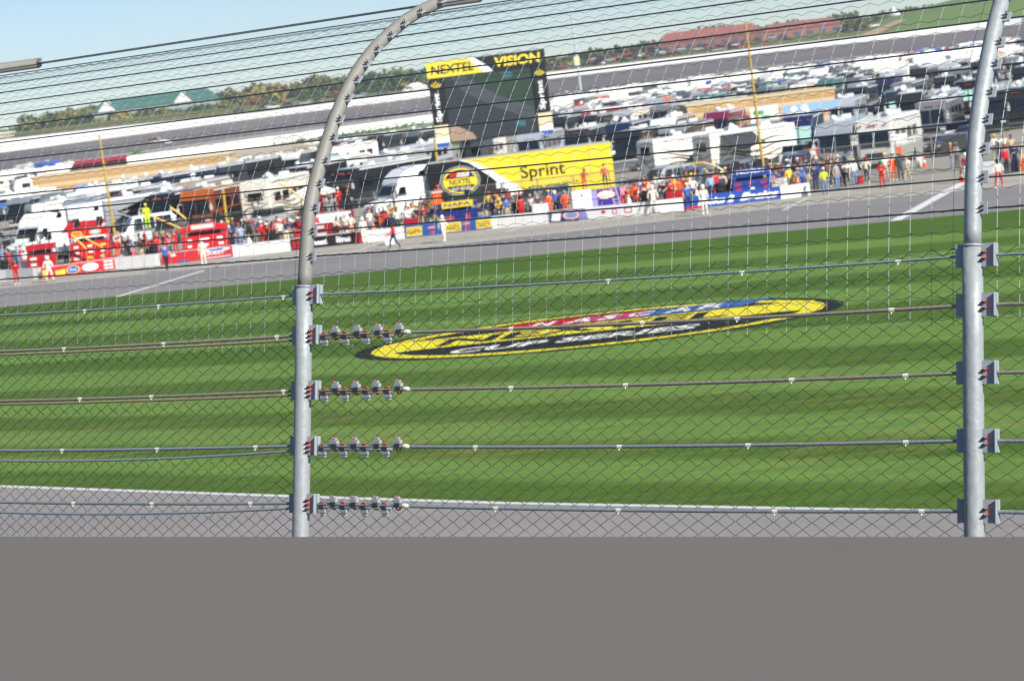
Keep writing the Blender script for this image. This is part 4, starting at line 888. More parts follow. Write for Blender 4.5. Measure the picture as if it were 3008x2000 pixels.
# --- far track: banked asphalt, inner and outer white walls
XF = [-900 + 100 * i for i in range(50)]
OUT_B = [(-900, 560), (0, 449), (376, 399), (760, 347), (1265, 284), (1603, 234), (2248, 156), (2918, 82), (3008, 70), (4000, -60)]
OUT_T = [(-900, 520), (0, 411), (376, 368), (760, 331), (1265, 263), (1603, 214), (2248, 138), (2918, 63), (3008, 52), (4000, -80)]
fob = lambda x: interp(OUT_B, x); fot = lambda x: interp(OUT_T, x)
Yin = lambda x: min(G(x, fi(x)).y, 850)
mb = MB(); vs = []; wl = []
for x in XF:
    a = AT(x, fi(x), Yin(x)); Y = a.y + 26; b = AT(x, fob(x), Y); vs += [a, b]
mb.add(vs, [(2 * i, 2 * i + 1, 2 * i + 3, 2 * i + 2) for i in range(len(XF) - 1)]); struct(mb.build('back_track', M_ASPHF))
mb = MB(); vs2 = []
for i, x in enumerate(XF):
    a, b = vs[2 * i], vs[2 * i + 1]
    vs2 += [a.lerp(b, .10) + Vector((0, 0, .03)), a.lerp(b, .125) + Vector((0, 0, .03))]
mb.add(vs2, [(2 * i, 2 * i + 1, 2 * i + 3, 2 * i + 2) for i in range(len(XF) - 1)]); struct(mb.build('back_track_line', M_LINEC))
def wallrun(name, ft, fb_, Yf, label, mt, th=.6, x0=-900, x1=4000):
    mb = MB(); vs = []; xs = [x for x in XF if x0 <= x <= x1]
    for x in xs:
        Y = Yf(x); b = AT(x, fb_(x), Y); t_ = AT(x, ft(x), Y); vs += [b, t_, t_ + Vector((0, th, 0)), b + Vector((0, th, 0))]
    fs = []
    for i in range(len(xs) - 1):
        o = 4 * i; fs += [(o, o + 4, o + 5, o + 1), (o + 1, o + 5, o + 6, o + 2), (o + 2, o + 6, o + 7, o + 3)]
    mb.add(vs, fs); o = mb.build(name, mt); return tag(o, label, 'wall')
M_WALLW = mat('white_wall_paint', '#dedddb', .7, 0, .05, .05)
Yout = lambda x: Yin(x) + 26.3
wallrun('outer_back_wall', fot, lambda x: fob(x) + 2, Yout, 'long white outer wall along the far side of the back track', M_WALLW)
inn_h = lambda x: 19 if x < 600 else 16
wallrun('inner_back_wall', lambda x: fi(x) - 1, lambda x: fi(x) + (28 if x < 900 else 22 if x < 1400 else 15), lambda x: G(x, fi(x) + (28 if x < 900 else 22 if x < 1400 else 15)).y, 'long white inner wall of the back track above the campers', M_WALLW)
# far catch fence posts are too fine to see; dark rail line on top of the outer wall
mb = MB(); mb.tube([AT(x, fot(x) - 2, Yout(x)) for x in XF if -100 < x < 1700], .25, 4); tag(mb.build('wall_rail', plain('#5b5558')), 'thin dark rail on top of the far left outer wall', 'rail')
# --- hill and ground beyond
def hillstrip(name, pts, Y1, Y0f, mt, x0, x1, n=60):
    vs = []; R_ = random.Random(3)
    for i in range(n + 1):
        x = x0 + (x1 - x0) * i / n; y0 = Y0f(x)
        a = AT(x, fot(x) + 6, y0); b = AT(x, interp(pts, x), Y1)
        for j in range(7): t = j / 6; p = a.lerp(b, t); p.z = a.z + (b.z - a.z) * (1 - (1 - t) ** 1.5); vs.append(p)
    fs = [(i * 7 + j, (i + 1) * 7 + j, (i + 1) * 7 + j + 1, i * 7 + j + 1) for i in range(n) for j in range(6)]
    mb = MB(); mb.add(vs, fs); return struct(mb.build(name, mt))
M_HILL = ground_mat('hill_grass', '#5b7a3a', '#74884a', .02, .12)
M_FAR = ground_mat('far_field', '#59653a', '#7a7a4c', .01, .1)
hillstrip('far_terrain', [(-900, 505), (0, 392), (640, 310), (1265, 248), (1603, 200), (1900, 158), (2248, 118), (2500, 84), (3008, 34), (4000, -80)], 1180, lambda x: Yout(x) + 1.5, M_FAR, -900, 4000)
hillstrip('grass_hill', [(2440, 112), (2520, 84), (2600, 56), (2700, 26), (2790, 2), (2900, -26), (3008, -46), (3300, -110), (4000, -200)], 1150, lambda x: Yout(x) + 3, M_HILL, 2440, 4000)
def hillray(px, py, tab, Y1, y0f):                     # where a picture point meets the hill surface
    best = None
    for i in range(61):
        t = i / 60; a = AT(px, fot(px) + 6, y0f(px)); b = AT(px, interp(tab, px), Y1); p = a.lerp(b, t); p.z = a.z + (b.z - a.z) * (1 - (1 - t) ** 1.5)
        e = abs(scr(p)[1] - py)
        if best is None or e < best[0]: best = (e, p)
    return best[1]
HT = [(2440, 112), (2520, 84), (2600, 56), (2700, 26), (2790, 2), (2900, -26), (3008, -46), (3300, -110), (4000, -200)]
q0 = [(2545, 108), (2585, 92), (2620, 76), (2650, 62)]; mb = MB(); vs = []
for i, (x, y) in enumerate(q0):
    for dx in (-1, 1): vs.append(hillray(x + dx * (24 - 3 * i), y, HT, 1150, lambda x: Yout(x) + 3) + Vector((0, -1.2, .5)))
mb.add(vs, [(2 * i, 2 * i + 1, 2 * i + 3, 2 * i + 2) for i in range(len(q0) - 1)]); struct(mb.build('dirt_path', plain('#b59a72')))
# --- buildings beyond the back track
def gable(px0, px1, y_base, y_eave, y_ridge, Y, label, wallc, roofc, depth=18, dormers=(), wins=8, name='far_building'):
    a = AT(px0, y_base[0], Y); b = AT(px1, y_base[1], Y); zb = min(a.z, b.z) - 3; ze = AT(px0, y_eave, Y).z; zr = AT(px0, y_ridge, Y).z; L = hypot(b.x - a.x, b.y - a.y)
    t = thing(name, label, 'building', (a.x, a.y, zb), atan2(b.y - a.y, b.x - a.x)); he, hr = ze - zb, zr - zb
    mb = MB(); mb.box((L / 2, depth / 2, he / 2), (L, depth, he)); mb.build('wall', plain(wallc, .8), t)
    mb = MB(); m = depth / 2; ins = min(6, L * .08)
    mb.add([(-.6, -.6, he), (L + .6, -.6, he), (L + .6, depth + .6, he), (-.6, depth + .6, he), (ins, m, hr), (L - ins, m, hr)], [(0, 1, 5, 4), (1, 2, 5), (2, 3, 4, 5), (3, 0, 4), (3, 2, 1, 0)])
    rf = mb.build('roof', mat('roof_' + roofc, roofc, .7, 0, .12, .15), t)
    for fx, w in dormers:
        x = fx * L; mb = MB(); mb.add([(x - w, -.9, he - .3), (x + w, -.9, he - .3), (x, -.9, hr - .4), (x, m, hr - .4), (x - w * 1.05, m * .2, he)], [(0, 1, 2), (1, 3, 2), (0, 2, 3)]); g = mb.build('gable', plain('#d9dad6', .7), rf)
        mb = MB(); mb.tube([(x - w * 1.1, -1, he - .3), (x, -1, hr - .1), (x + w * 1.1, -1, he - .3)], .35, 4); mb.build('gable_trim', mat('roof_' + roofc, roofc), rf)
    for k in range(wins): mb = MB(); mb.box((L * (k + .5) / wins, -.05, he * .62), (L / wins * .45, .1, he * .3)); mb.build('window', mat('slate_window', '#46516e', .3, 0, .1, 1), t)
    return t
g_ = gable(280, 640, (392, 345), 331, 297, 1120, 'long building with green roof and white gables beyond the left back wall', '#8f9c98', '#3c6a62', dormers=((.12, 5), (.74, 5)))
mb = MB(); mb.box((0, 0, 1.5), (5, 5, 3)); c1 = mb.build('cupola', plain('#cfd3cf'), g_, loc=(14, 9, 13.0)); mb = MB(); mb.add([(-4, -4, 3), (4, -4, 3), (4, 4, 3), (-4, 4, 3), (0, 0, 5.4)], [(0, 1, 4), (1, 2, 4), (2, 3, 4), (3, 0, 4), (3, 2, 1, 0)]); mb.build('cupola_roof', mat('roof_#3c6a62', '#3c6a62'), c1)
gable(42, 128, (415, 404), 385, 370, 1060, 'low tan building with green roof left of the trees', '#c2b195', '#4f7a70', 12, wins=4)
gable(1940, 2246, (150, 112), 130, 100, 1120, 'long brick red building with red roof beyond the right back wall', '#855048', '#92564c', 20, dormers=(), wins=9)
gable(2246, 2474, (116, 92), 96, 74, 1130, 'lower red roofed wing right of the long brick red building', '#8c5c52', '#92564c', 18, wins=6)
p = AT(2628, 66, 1120); t = thing('domed_shed', 'white round domed building on the hill beside the dirt path', 'building', p - Vector((0, 0, 4)))
mb = MB(); mb.lathe([(3.4, 0), (3.4, 7.2)], 16); mb.build('wall', WH, t, smooth=True); mb = MB(); mb.lathe([(3.8, 7.2), (3.0, 8.8), (1.6, 9.8), (.9, 10.6), (.8, 11.4), (.05, 12.)], 16); mb.build('roof', paint('#dcdcda'), t, smooth=True)
p = AT(1222, 264, 900); t = thing('white_tent', 'white peaked tent behind the outer wall left of the video board', 'tent', p - Vector((0, 0, 2))); t.scale = (.75, .75, .6)
mb = MB(); mb.box((0, 0, 2.4), (13, 8, 4.8)); mb.build('side_wall', WH, t); mb = MB(); mb.add([(-7, -4.5, 4.8), (7, -4.5, 4.8), (7, 4.5, 4.8), (-7, 4.5, 4.8), (-2, 0, 8), (2, 0, 8)], [(0, 1, 5, 4), (1, 2, 5), (2, 3, 4, 5), (3, 0, 4), (3, 2, 1, 0)]); mb.build('roof', WH, t)
p = AT(10, 445, 760); t = thing('tower_block', 'small pale pink and white tower beside the wall at far left', 'building', p - Vector((0, 0, 2)))
mb = MB(); mb.box((0, 0, 4), (8, 6, 8)); mb.build('wall', plain('#cfb9a4'), t, bevel=.1); mb = MB(); mb.box((0, 0, 8.3), (9, 7, .6)); mb.build('roof', plain('#dcd8d0'), t); [MB().box((x, -3.02, z), (1.2, .1, 1)).build('window', M_GLASS, t) for x in (-2.2, 0, 2.2) for z in (2.6, 5.4)]
p = G(300, 500); t = thing('trackside_shed', 'low shed with long red roof before the inner back wall at left', 'shed', p, radians(2))
mb = MB(); mb.box((0, 0, 1.1), (12, 3, 2.2)); mb.build('wall', plain('#4a2020'), t); mb = MB(); mb.add([(-6.4, -2, 2.2), (6.4, -2, 2.2), (6.4, 2, 2.9), (-6.4, 2, 2.9), (-6.4, -2, 2.0), (6.4, -2, 2.0)], [(0, 1, 2, 3), (0, 4, 5, 1)]); mb.build('roof', paint('#b3141c'), t)
# --- trees
def leafmesh(seed, kind):
    R_ = random.Random(seed); mb = MB(); lobes = [(Vector((R_.uniform(-.34, .34), R_.uniform(-.3, .3), R_.uniform(.32, .78))), R_.uniform(.16, .3)) for _ in range(7)]
    if kind == 'tall': lobes = [(Vector((R_.uniform(-.16, .16), R_.uniform(-.15, .15), .25 + .1 * i)), .24 - .022 * i) for i in range(7)]
    for c, r in lobes:
        for _ in range(95):
            d = Vector((R_.gauss(0, 1), R_.gauss(0, 1), R_.gauss(0, 1))).normalized() * r * (R_.random() ** .35) * R_.uniform(.85, 1.12); p = c + d; s = R_.uniform(.035, .075)
            a = Vector((R_.gauss(0, 1), R_.gauss(0, 1), R_.gauss(0, 1))).normalized(); b = a.cross(Vector((R_.gauss(0, 1), R_.gauss(0, 1), R_.gauss(0, 1)))).normalized()
            mb.add([p + a * s, p + b * s, p - a * s, p - b * s * .8], [(0, 1, 2, 3)])
    o = mb.build('crown', plain('#555555')); me = o.data; bpy.data.objects.remove(o); return me
CROWN = [leafmesh(i, 'round') for i in range(6)] + [leafmesh(20 + i, 'tall') for i in range(2)]
mb = MB(); mb.tube([(0, 0, 0), (.01, 0, .25), (-.01, 0, .5), (0, 0, .7)], [.035, .026, .018, .008], 7)
for a in range(5): mb.tube([(0, 0, .25 + .07 * a), (.14 * cos(a * 2.2), .14 * sin(a * 2.2), .42 + .07 * a)], [.014, .005], 5)
_o = mb.build('trunk', mat('bark', '#4a4038', .9)); TRUNK = _o.data; bpy.data.objects.remove(_o)
def leafmat(c): return mat('leaf_' + c, c, .9, 0, .35, 2.5, spec=.1)
LC = [('dark green', '#3f5436'), ('olive green', '#5c6238'), ('yellow green', '#7a7a40'), ('mid green', '#4b6440'), ('russet brown', '#70553c'), ('golden', '#8f8244')]
SKY_T = [(-60, 385), (0, 378), (60, 386), (100, 334), (150, 330), (190, 318), (265, 304), (330, 325), (560, 300), (600, 268), (640, 266), (700, 254), (790, 248), (860, 246), (920, 222), (1000, 226), (1120, 206), (1235, 200), (1350, 190), (1500, 170), (1600, 168), (1640, 164), (1760, 140), (1860, 128), (1960, 112), (2090, 76), (2160, 70), (2240, 80), (2320, 56), (2400, 58), (2470, 36), (2540, 48), (2620, 24), (2700, 18), (2760, 10)]
WN = [(0, 'left of the green roofed building'), (250, 'by the green roofed building'), (640, 'between green roof and left post'), (900, 'between left post and video board'), (1560, 'right of the video board'), (1900, 'behind the red building'), (2470, 'by the hill top')]
def tree(px, ytop, Y, ci=None, wide=1.):
    tz = AT(px, ytop, Y); g = AT(px, fot(px) + 4, Y); hgt = max(6, (tz.z - g.z) * 1.05 + 3); base = Vector((tz.x, Y, tz.z - hgt * .97))
    ci = RND.choice((0, 1, 1, 2, 3, 3, 4, 5, 0)) if ci is None else ci
    w = [n for x, n in WN if px >= x - 60][-1]
    t = thing('far_tree', '%s tree %s' % (LC[ci][0], w), 'tree', base, RND.uniform(0, 6.28), 'trees beyond the back track')
    sc = hgt; t.scale = (sc * wide * RND.uniform(.9, 1.25), sc * wide, sc)
    c = bpy.data.objects.new('crown', RND.choice(CROWN[:6] if RND.random() < .85 else CROWN[6:])); COL.objects.link(c); c.parent = t; c.material_slots[0].link = 'OBJECT'; c.material_slots[0].material = leafmat(LC[ci][1])
    k = bpy.data.objects.new('trunk', TRUNK); COL.objects.link(k); k.parent = t
x = -60
while x < 2770:                                        # back layer follows the skyline
    if not (285 < x < 560): tree(x, interp(SKY_T, x) + RND.uniform(-2, 10), RND.uniform(1160, 1220), wide=1.1)
    x += RND.uniform(10, 19)
x = -40
while x < 1640:                                        # nearer layers, lower
    tree(x, fot(x) - RND.uniform(18, 46), RND.uniform(960, 1050) if x > 250 else 1000, wide=1.35); x += RND.uniform(15, 30)
for x in (1990, 2075, 2150, 2215): tree(x, fot(x) - 30, 1080, 0, 1.)
x = 1640
while x < 1940: tree(x, fot(x) - RND.uniform(18, 34), 1060, wide=1.3); x += RND.uniform(30, 50)
# --- parked cars beyond the wall
def car_proto():
    t = thing('parked_car', 'car', 'car', (0, 0, 0), 0, 'cars parked beyond the outer back wall')
    mb = MB(); sideprism(mb, [(0, .35), (0, .8), (1.1, 1.), (4.4, 1.), (4.5, .4)], -.88, .88); o = mb.build('body', paint('#888888'), t, bevel=.08); o.material_slots[0].link = 'OBJECT'
    mb = MB(); sideprism(mb, [(1., 1.), (1.7, 1.5), (3.3, 1.5), (4.1, 1.)], -.78, .78); mb.build('cabin', M_GLASS, t, bevel=.05)
    for q in (-1, 1):
        for y in (.9, 3.6): wheel(t, q * .8, y, .33, .2)
    return t
cp = car_proto(); first = True
CC = [('white', '#dedede'), ('black', '#15161a'), ('dark blue', '#1e2c50'), ('silver', '#a0a4a8'), ('red', '#a01a20'), ('maroon', '#5c1a24'), ('grey', '#5a5d61')]
RQ = random.Random(21)
for i in range(46):
    px, dy = (RQ.uniform(1840, 3030), RQ.choice([236, 248, 282, 318, 352])) if i % 3 else (RQ.uniform(0, 840), RQ.choice([284, 318, 350]))
    o = cp if first else copy_tree(cp); first = False; o.location = G(px, hor(px) + dy * RQ.uniform(.98, 1.02)); o.rotation_euler = (0, 0, radians(RQ.choice((-15, -70, 100, 165)) + RQ.uniform(-8, 8))); cn, cc = RQ.choice(CC)
    for ch in o.children:
        if ch.name.startswith('body'): ch.material_slots[0].material = paint(cc)
    o['label'] = '%s car between the motorhomes, %s' % (cn, 'left of the video board' if px < 1200 else 'right of the video board'); o['group'] = 'cars between the motorhomes'
    o.scale = (1.08, 1.05, 1.15)
spots = [(RND.uniform(1615, 2330), RND.uniform(4, 26)) for _ in range(70)] + [(RND.uniform(620, 1200), RND.uniform(3, 12)) for _ in range(16)] + [(RND.uniform(2460, 2560), RND.uniform(12, 28)) for _ in range(6)]
for px, up in spots:
    o = cp if first else copy_tree(cp); first = False
    o.scale = (1, 1, 1); o['group'] = 'cars parked beyond the outer back wall'; Y = Yout(px) + 8 + up * 3.0; o.location = AT(px, fot(px) + 1 - up * .9, Y); o.rotation_euler = (0, 0, radians(RND.choice((80, -80, 95, 20)))); cn, cc = RND.choice(CC)
    for ch in o.children:
        if ch.name.startswith('body'): ch.material_slots[0].material = paint(cc)
    o['label'] = '%s car beyond the outer wall, %s' % (cn, 'right of the video board' if px > 1600 else 'left of the video board')
# slope those cars stand on
# race car and red car on/near back track
def racecar(px, f, label, c1, c2, yaw, num=''):
    a = AT(px, fi(px), Yin(px)); b = AT(px, fob(px), a.y + 26); p = a.lerp(b, f) + Vector((0, 0, .05)); t = thing('race_car', label, 'race car', p, radians(yaw)); t.scale = (2.0,) * 3
    mb = MB(); sideprism(mb, [(-.1, .15), (-.05, .55), (1.2, .85), (4.7, .95), (4.9, .8), (4.9, .2)], -.98, .98); mb.build('body', paint(c1), t, bevel=.12)
    mb = MB(); sideprism(mb, [(1.3, .85), (2.1, 1.3), (3.3, 1.32), (4.3, .93)], -.78, .78); mb.build('cabin', M_GLASS, t, bevel=.06)
    mb = MB(); mb.box((0, 2.7, 1.33), (1.3, 1.2, .05)); mb.build('roof_panel', paint(c2), t); mb = MB(); mb.box((0, 4.75, 1.08), (1.7, .06, .2)); mb.build('spoiler', paint(c2), t)
    for q in (-1, 1):
        mb = MB(); mb.box((q * .985, 2.6, .55), (.02, 3, .3)); mb.build('side_panel', paint(c2), t)
        for y in (.95, 3.95): wheel(t, q * .86, y, .34, .26)
    return t
racecar(500, .3, 'white and red race car speeding along the far back track at left', '#e2dfe0', '#c05a66', 78)
# --- video board
V0 = AT(1284, 427, 230); vw, vh = 12.4, 8.6
vb = thing('video_board', 'big video board with black and yellow frame and lettering above the motorhomes', 'screen', (V0.x, V0.y, 0), 0)
def vbox(x0, x1, z0, z1, y0, y1, nm, m, par=None, bev=0): mb = MB(); mb.box(((x0 + x1) / 2, (y0 + y1) / 2, (z0 + z1) / 2), (x1 - x0, y1 - y0, z1 - z0)); return mb.build(nm, m, par or vb, bevel=bev)
vz = V0.z
vbox(0, vw, vz, vz + vh, 0, 1.6, 'housing', M_BLACK, bev=.03)
for x in (3.2, 9.2): vbox(x - .35, x + .35, 0, vz - .002, .4, 1.2, 'support_leg', M_BLACK)
vf = lambda off: (lambda x, z: (x, -off, vz + z))
hd_ = vbox(-.15, vw + .15, vz + 7.05, vz + 8.75, -.12, -.003, 'header_sign', BK, bev=.01)
def on(par, mats, fill, nm='lettering'): mb = MB(); fill(mb); return mb.build(nm, mats, par)
on(hd_, [YEL], lambda mb: poly(mb, [(-.14, 7.07), (5.9, 7.07), (5.3, 7.7), (4.4, 8.73), (-.14, 8.73)], vf(.125)), 'yellow_panel')
on(hd_, [WH], lambda mb: poly(mb, [(5.9, 7.07), (6.9, 7.07), (6.3, 7.75), (5.0, 8.73), (4.4, 8.73), (5.3, 7.7)], vf(.128)), 'white_swoosh')
on(hd_, BK, lambda mb: add_text(mb, 'NEXTEL', vf(.135), 2.6, 7.88, 4.6, .95, 0, .02, .12))
on(hd_, YEL, lambda mb: add_text(mb, 'VISION', vf(.135), 9.6, 7.95, 4.9, 1.05, 0, .035, .12))
scn = vbox(1.55, 10.8, vz + .15, vz + 7.0, -.06, -.003, 'display', mat('screen_dark', '#2a2d33', .35, 0, .08, .3, emit=.25))
SX = lambda u, v: (1.57 + u * 9.2, .17 + v * 6.8)
on(scn, mat('screen_green', '#26382a', .4, 0, .3, .4, emit=.15), lambda mb: poly(mb, [SX(.24, .99), SX(1, .99), SX(1, .38), SX(.62, .62), SX(.4, .82)], vf(.065)), 'shown_grass')
on(scn, mat('screen_grey', '#3c3f45', .4, 0, .1, .4, emit=.25), lambda mb: poly(mb, [SX(.08, .99), SX(.24, .99), SX(.4, .82), SX(.62, .62), SX(1, .38), SX(1, .16), SX(.5, .5), SX(.2, .76)], vf(.065)), 'shown_track')
on(scn, mat('screen_tan', '#8a7564', .5, 0, .1, .4, emit=.25), lambda mb: poly(mb, [SX(.0, .25), SX(.08, .24), SX(.26, .1), SX(.3, 0), SX(0, 0)], vf(.065)), 'shown_wall')
on(scn, mat('screen_teal', '#2d5560', .5, 0, .1, .4, emit=.25), lambda mb: (poly(mb, [SX(.66, .97), SX(.78, .98), SX(.8, .9), SX(.7, .88)], vf(.068)), poly(mb, [SX(.78, .2), SX(.88, .2), SX(.88, .1), SX(.76, .12)], vf(.068))), 'shown_seats')
for x0 in (-.1, 11.0):
    cs = vbox(x0, x0 + 1.5, vz + 2.1, vz + 7.0, -.1, -.003, 'side_sign', BK, bev=.01); cx_ = x0 + .75
    on(cs, WH, lambda mb: add_text(mb, 'Sprint', vf(.105), cx_, 3.95, 3.1, .75, 0, .03, 0, pi / 2))
    def wing(mb):
        for k in range(5):
            a = radians(35 + k * 26); c, s__ = cos(a), sin(a); L = .62 if k != 2 else .7
            poly(mb, [(cx_ - .05, 5.95), (cx_ + c * L - s__ * .07, 5.95 + s__ * L + c * .07), (cx_ + c * L * 1.12, 5.95 + s__ * L * 1.12), (cx_ + c * L + s__ * .07, 5.95 + s__ * L - c * .07)], vf(.106))
    on(cs, YEL, wing, 'wing_emblem')
    ad = vbox(x0 + .05, x0 + 1.55, vz - .35, vz + 2.05, -.1, -.003, 'advert_panel', mat('cream_advert', '#d3c4a2', .7, 0, .25, 1.2), bev=.01)
    on(ad, paint('#2f56a8'), lambda mb: poly(mb, [(x0 + .1, -.3), (x0 + 1.5, -.3), (x0 + 1.5, .15), (x0 + .1, .15)], vf(.105)), 'blue_band')
    on(ad, WH, lambda mb: poly(mb, [(x0 + .1, .2), (x0 + 1.5, .2), (x0 + 1.5, .8), (x0 + .1, .6)], vf(.105)), 'white_band')
# --- poles
def ypole(bpx, bdy, tpx, tpy, label, r0=.16, r1=.05, col='#b89a3a'):
    b = G(bpx, hor(bpx) + bdy); t_ = AT(tpx, tpy, b.y); mb = MB(); mb.tube([b, b.lerp(t_, .5), t_], [r0, (r0 + r1) / 2, r1], 10); mb.tube([b, b + Vector((0, 0, .12))], .35, 10)
    return tag(mb.build('yellow_pole', paint(col), smooth=False), label, 'pole', 'yellow poles in the pit area')
ypole(343, 350, 291, 398, 'tall yellow pole rising by the large red cart', .12, .07)
ypole(1300, 352, 1276, 408, 'yellow pole before the black end of the lorry trailer', .13, .1)
ypole(2250, 418, 2190, 62, 'very tall yellow pole right of the plum motorhome', .13, .05)
ypole(673, 372, 655, 556, 'short yellow pole left of the skull motorhome', .12, .09)
def boom(pts, dy, label, bend=False):
    Y = G(pts[-1][0], hor(pts[-1][0]) + dy).y; mb = MB(); mb.tube([AT(x, y, Y) for x, y in pts], .07, 8)
    mb.tube([AT(*pts[-1], Y), AT(*pts[-1], Y) - Vector((0, 0, AT(*pts[-1], Y).z - .0))], .03, 6)
    return tag(mb.build('hose_boom', paint('#d4a92c')), label, 'boom', 'yellow hose booms over the pit wall')
boom([(443, 634), (510, 662), (567, 690)], 400, 'yellow hose boom right of the lime vest')
boom([(501, 609), (530, 630), (556, 652)], 385, 'yellow hose boom beside the charcoal awning')
boom([(820, 538), (850, 555), (880, 578), (898, 590)], 385, 'thin yellow hose boom near the left fence post')
boom([(2030, 481), (2065, 478), (2100, 487), (2122, 500), (2134, 516)], 400, 'curved yellow hose boom left of the dark blue cart')
boom([(212, 693), (235, 713), (252, 730)], 405, 'yellow hose boom on the left of the large red cart')
boom([(235, 690), (272, 712), (300, 726)], 405, 'yellow hose boom on the right of the large red cart')
b = G(1711, 305); p0 = AT(1674, 0, b.y); tt = b + (p0 - b) * 1.15; mb = MB(); mb.tube([b, tt], [.35, .2], 10); lp = tag(mb.build('light_mast', paint('#b8c2c6')), 'tall thin pale mast with a cream box right of the video board', 'mast')
mb = MB(); c0 = AT(1694, 180, b.y); mb.box((0, 0, 0), (1.6, 1.2, 2.6)); bxo = mb.build('equipment_box', paint('#d8d2a4'), lp, bevel=.1); bxo.location = c0
# --- paddock fence
FX = [(-300, 372), (350, 378), (893, 394), (1922, 408), (2510, 424), (3008, 430), (3600, 440)]
def fpt(x, z): p = G(x, hor(x) + interp(FX, x)); p.z = z; return p
pf_ = thing('paddock_fence', 'grey wire mesh paddock fence running behind the pit crews', 'fence', fpt(1500, 0)); o0 = Vector(pf_.location)
xs = [-300 + 30 * i for i in range(131)]
for z in (2.4, 1.2, .1):
    mb = MB(); mb.tube([fpt(x, z) - o0 for x in xs], .035 if z > 2 else .02, 5); mb.build('rail', M_GALV2, pf_)
x = -300
while x < 3600:
    mb = MB(); mb.tube([fpt(x, 0) - o0, fpt(x, 2.45) - o0], .045, 6); mb.build('post', M_GALV2, pf_); x += 105
mb = MB(); x = -300
while x < 3600: mb.tube([fpt(x, .05) - o0, fpt(x, 2.38) - o0], .006, 3, caps=False); x += 5.5
for z in [.2 * i for i in range(1, 12)]: mb.tube([fpt(x, z) - o0 for x in xs], .006, 3, caps=False)
mb.build('wire_mesh', M_GALV2, pf_)
# --- pit wall with banners
def wpt(x, z, off=0.): p = G(x, fw_(x)); p.z = z; d = Vector((p.x, p.y, 0)).normalized(); return p - d * off
WS = [x for x in range(-900, 2400, 40)] + [2381]
mb = MB(); vs = []
for x in WS: vs += [wpt(x, 0), wpt(x, .78), wpt(x, .78, -.28), wpt(x, 0, -.28)]
fs = [(4 * i + a, 4 * i + 4 + a, 4 * i + 4 + (a + 1) % 4, 4 * i + (a + 1) % 4) for i in range(len(WS) - 1) for a in range(3)] + [(0, 1, 2, 3), tuple(4 * len(WS) - 4 + k for k in (3, 2, 1, 0))]
mb.add(vs, fs); pw = mb.build('pit_wall', mat('pit_wall_white', '#e3e3e1', .6, 0, .06, .5)); tag(pw, 'long low white pit wall between the crews and the pit road', 'wall')
mb = MB()
for x in range(-880, 2380, 62): mb.add([wpt(x, .0, .004), wpt(x + 1.2, .0, .004), wpt(x + 1.2, .78, .004), wpt(x, .78, .004)], [(0, 1, 2, 3)])
mb.build('wall_joint', plain('#b4b6ba'), pw)
BNR = 'sponsor banners hung on the pit wall'
def banner(x0, x1, label, col, fill, mats, z0=.02, z1=.76):
    mb = MB(); vs = []; n = max(2, int((x1 - x0) / 30)); xs = [x0 + (x1 - x0) * i / n for i in range(n + 1)]
    for x in xs: vs += [wpt(x, z0, .012), wpt(x, z1, .012), wpt(x, z1, .03), wpt(x, z0, .03)]
    fs = [(4 * i + a, 4 * i + 4 + a, 4 * i + 4 + (a + 1) % 4, 4 * i + (a + 1) % 4) for i in range(n) for a in range(4)] + [(0, 1, 2, 3), tuple(4 * n + k for k in (3, 2, 1, 0))]
    mb.add(vs, fs); o = mb.build('pit_banner', paint(col, .6)); tag(o, label, 'banner', BNR)
    if fill: m2 = MB(); fill(m2); m2.build('banner_print', mats, o)
    return o
wf = lambda off=.036: (lambda x, z: wpt(x, z, off))
R_, Y_, W_, BL, K_ = paint('#c8141e'), paint('#e8c83a'), paint('#ececea'), paint('#1f56a8'), paint('#17181b')
def fill1(mb):
    disc(mb, 217, .38, 20, .28, wf(.036), 1, 24); disc(mb, 217, .38, 17, .24, wf(.040), 3, 24); add_text(mb, 'Ford', wf(.044), 217, .38, 22, .22, 2, .0, .3)
    poly(mb, [(165, .1), (194, .1), (194, .5), (165, .42)], wf(), 1); poly(mb, [(128, .1), (140, .1), (140, .6), (128, .6)], wf(), 1)
    disc(mb, 268, .4, 24, .26, wf(), 2, 20);
    for k in range(2): [poly(mb, [(308 + 14 * k, .12 + .22 * j), (320 + 14 * k, .12 + .22 * j), (320 + 14 * k, .24 + .22 * j), (308 + 14 * k, .24 + .22 * j)], wf(), 2) for j in range(3)]
banner(124, 340, 'red banner with blue oval badge below the large red cart', '#b81420', fill1, [R_, Y_, W_, BL])
def fill2(mb):
    poly(mb, [(512, .02), (560, .02), (540, .18)], wf(), 1); disc(mb, 640, .62, 40, .12, wf(), 0, 20)
    add_text(mb, 'BUDWEISER', wf(.04), 620, .34, 84, .24, 0, .02) if 0 else add_text(mb, 'QUEST', wf(.04), 632, .4, 60, .26, 0, .03)
    poly(mb, [(606, .1), (680, .12), (680, .17), (606, .15)], wf(.04), 0); disc(mb, 640, .62, 26, .07, wf(.044), 1, 16); poly(mb, [(505, .5), (520, .5), (518, .66), (505, .66)], wf(), 0)
    poly(mb, [(655, .02), (684, .02), (684, .14)], wf(), 1)
banner(475, 686, 'red banner with white and blue print below the smaller red cart', '#c02430', fill2, [W_, BL])
def fill3(mb):
    add_text(mb, '35', wf(), 872, .36, 32, .5, 1, .04, .1); add_text(mb, 'meat', wf(), 938, .36, 50, .34, 0, .04); add_text(mb, 'lins', wf(), 1012, .4, 44, .4, 0, .04)
    poly(mb, [(1042, .06), (1062, .06), (1062, .7), (1046, .7)], wf(), 1)
banner(856, 1066, 'black banner with white words and a red number', '#17181b', fill3, [W_, R_])
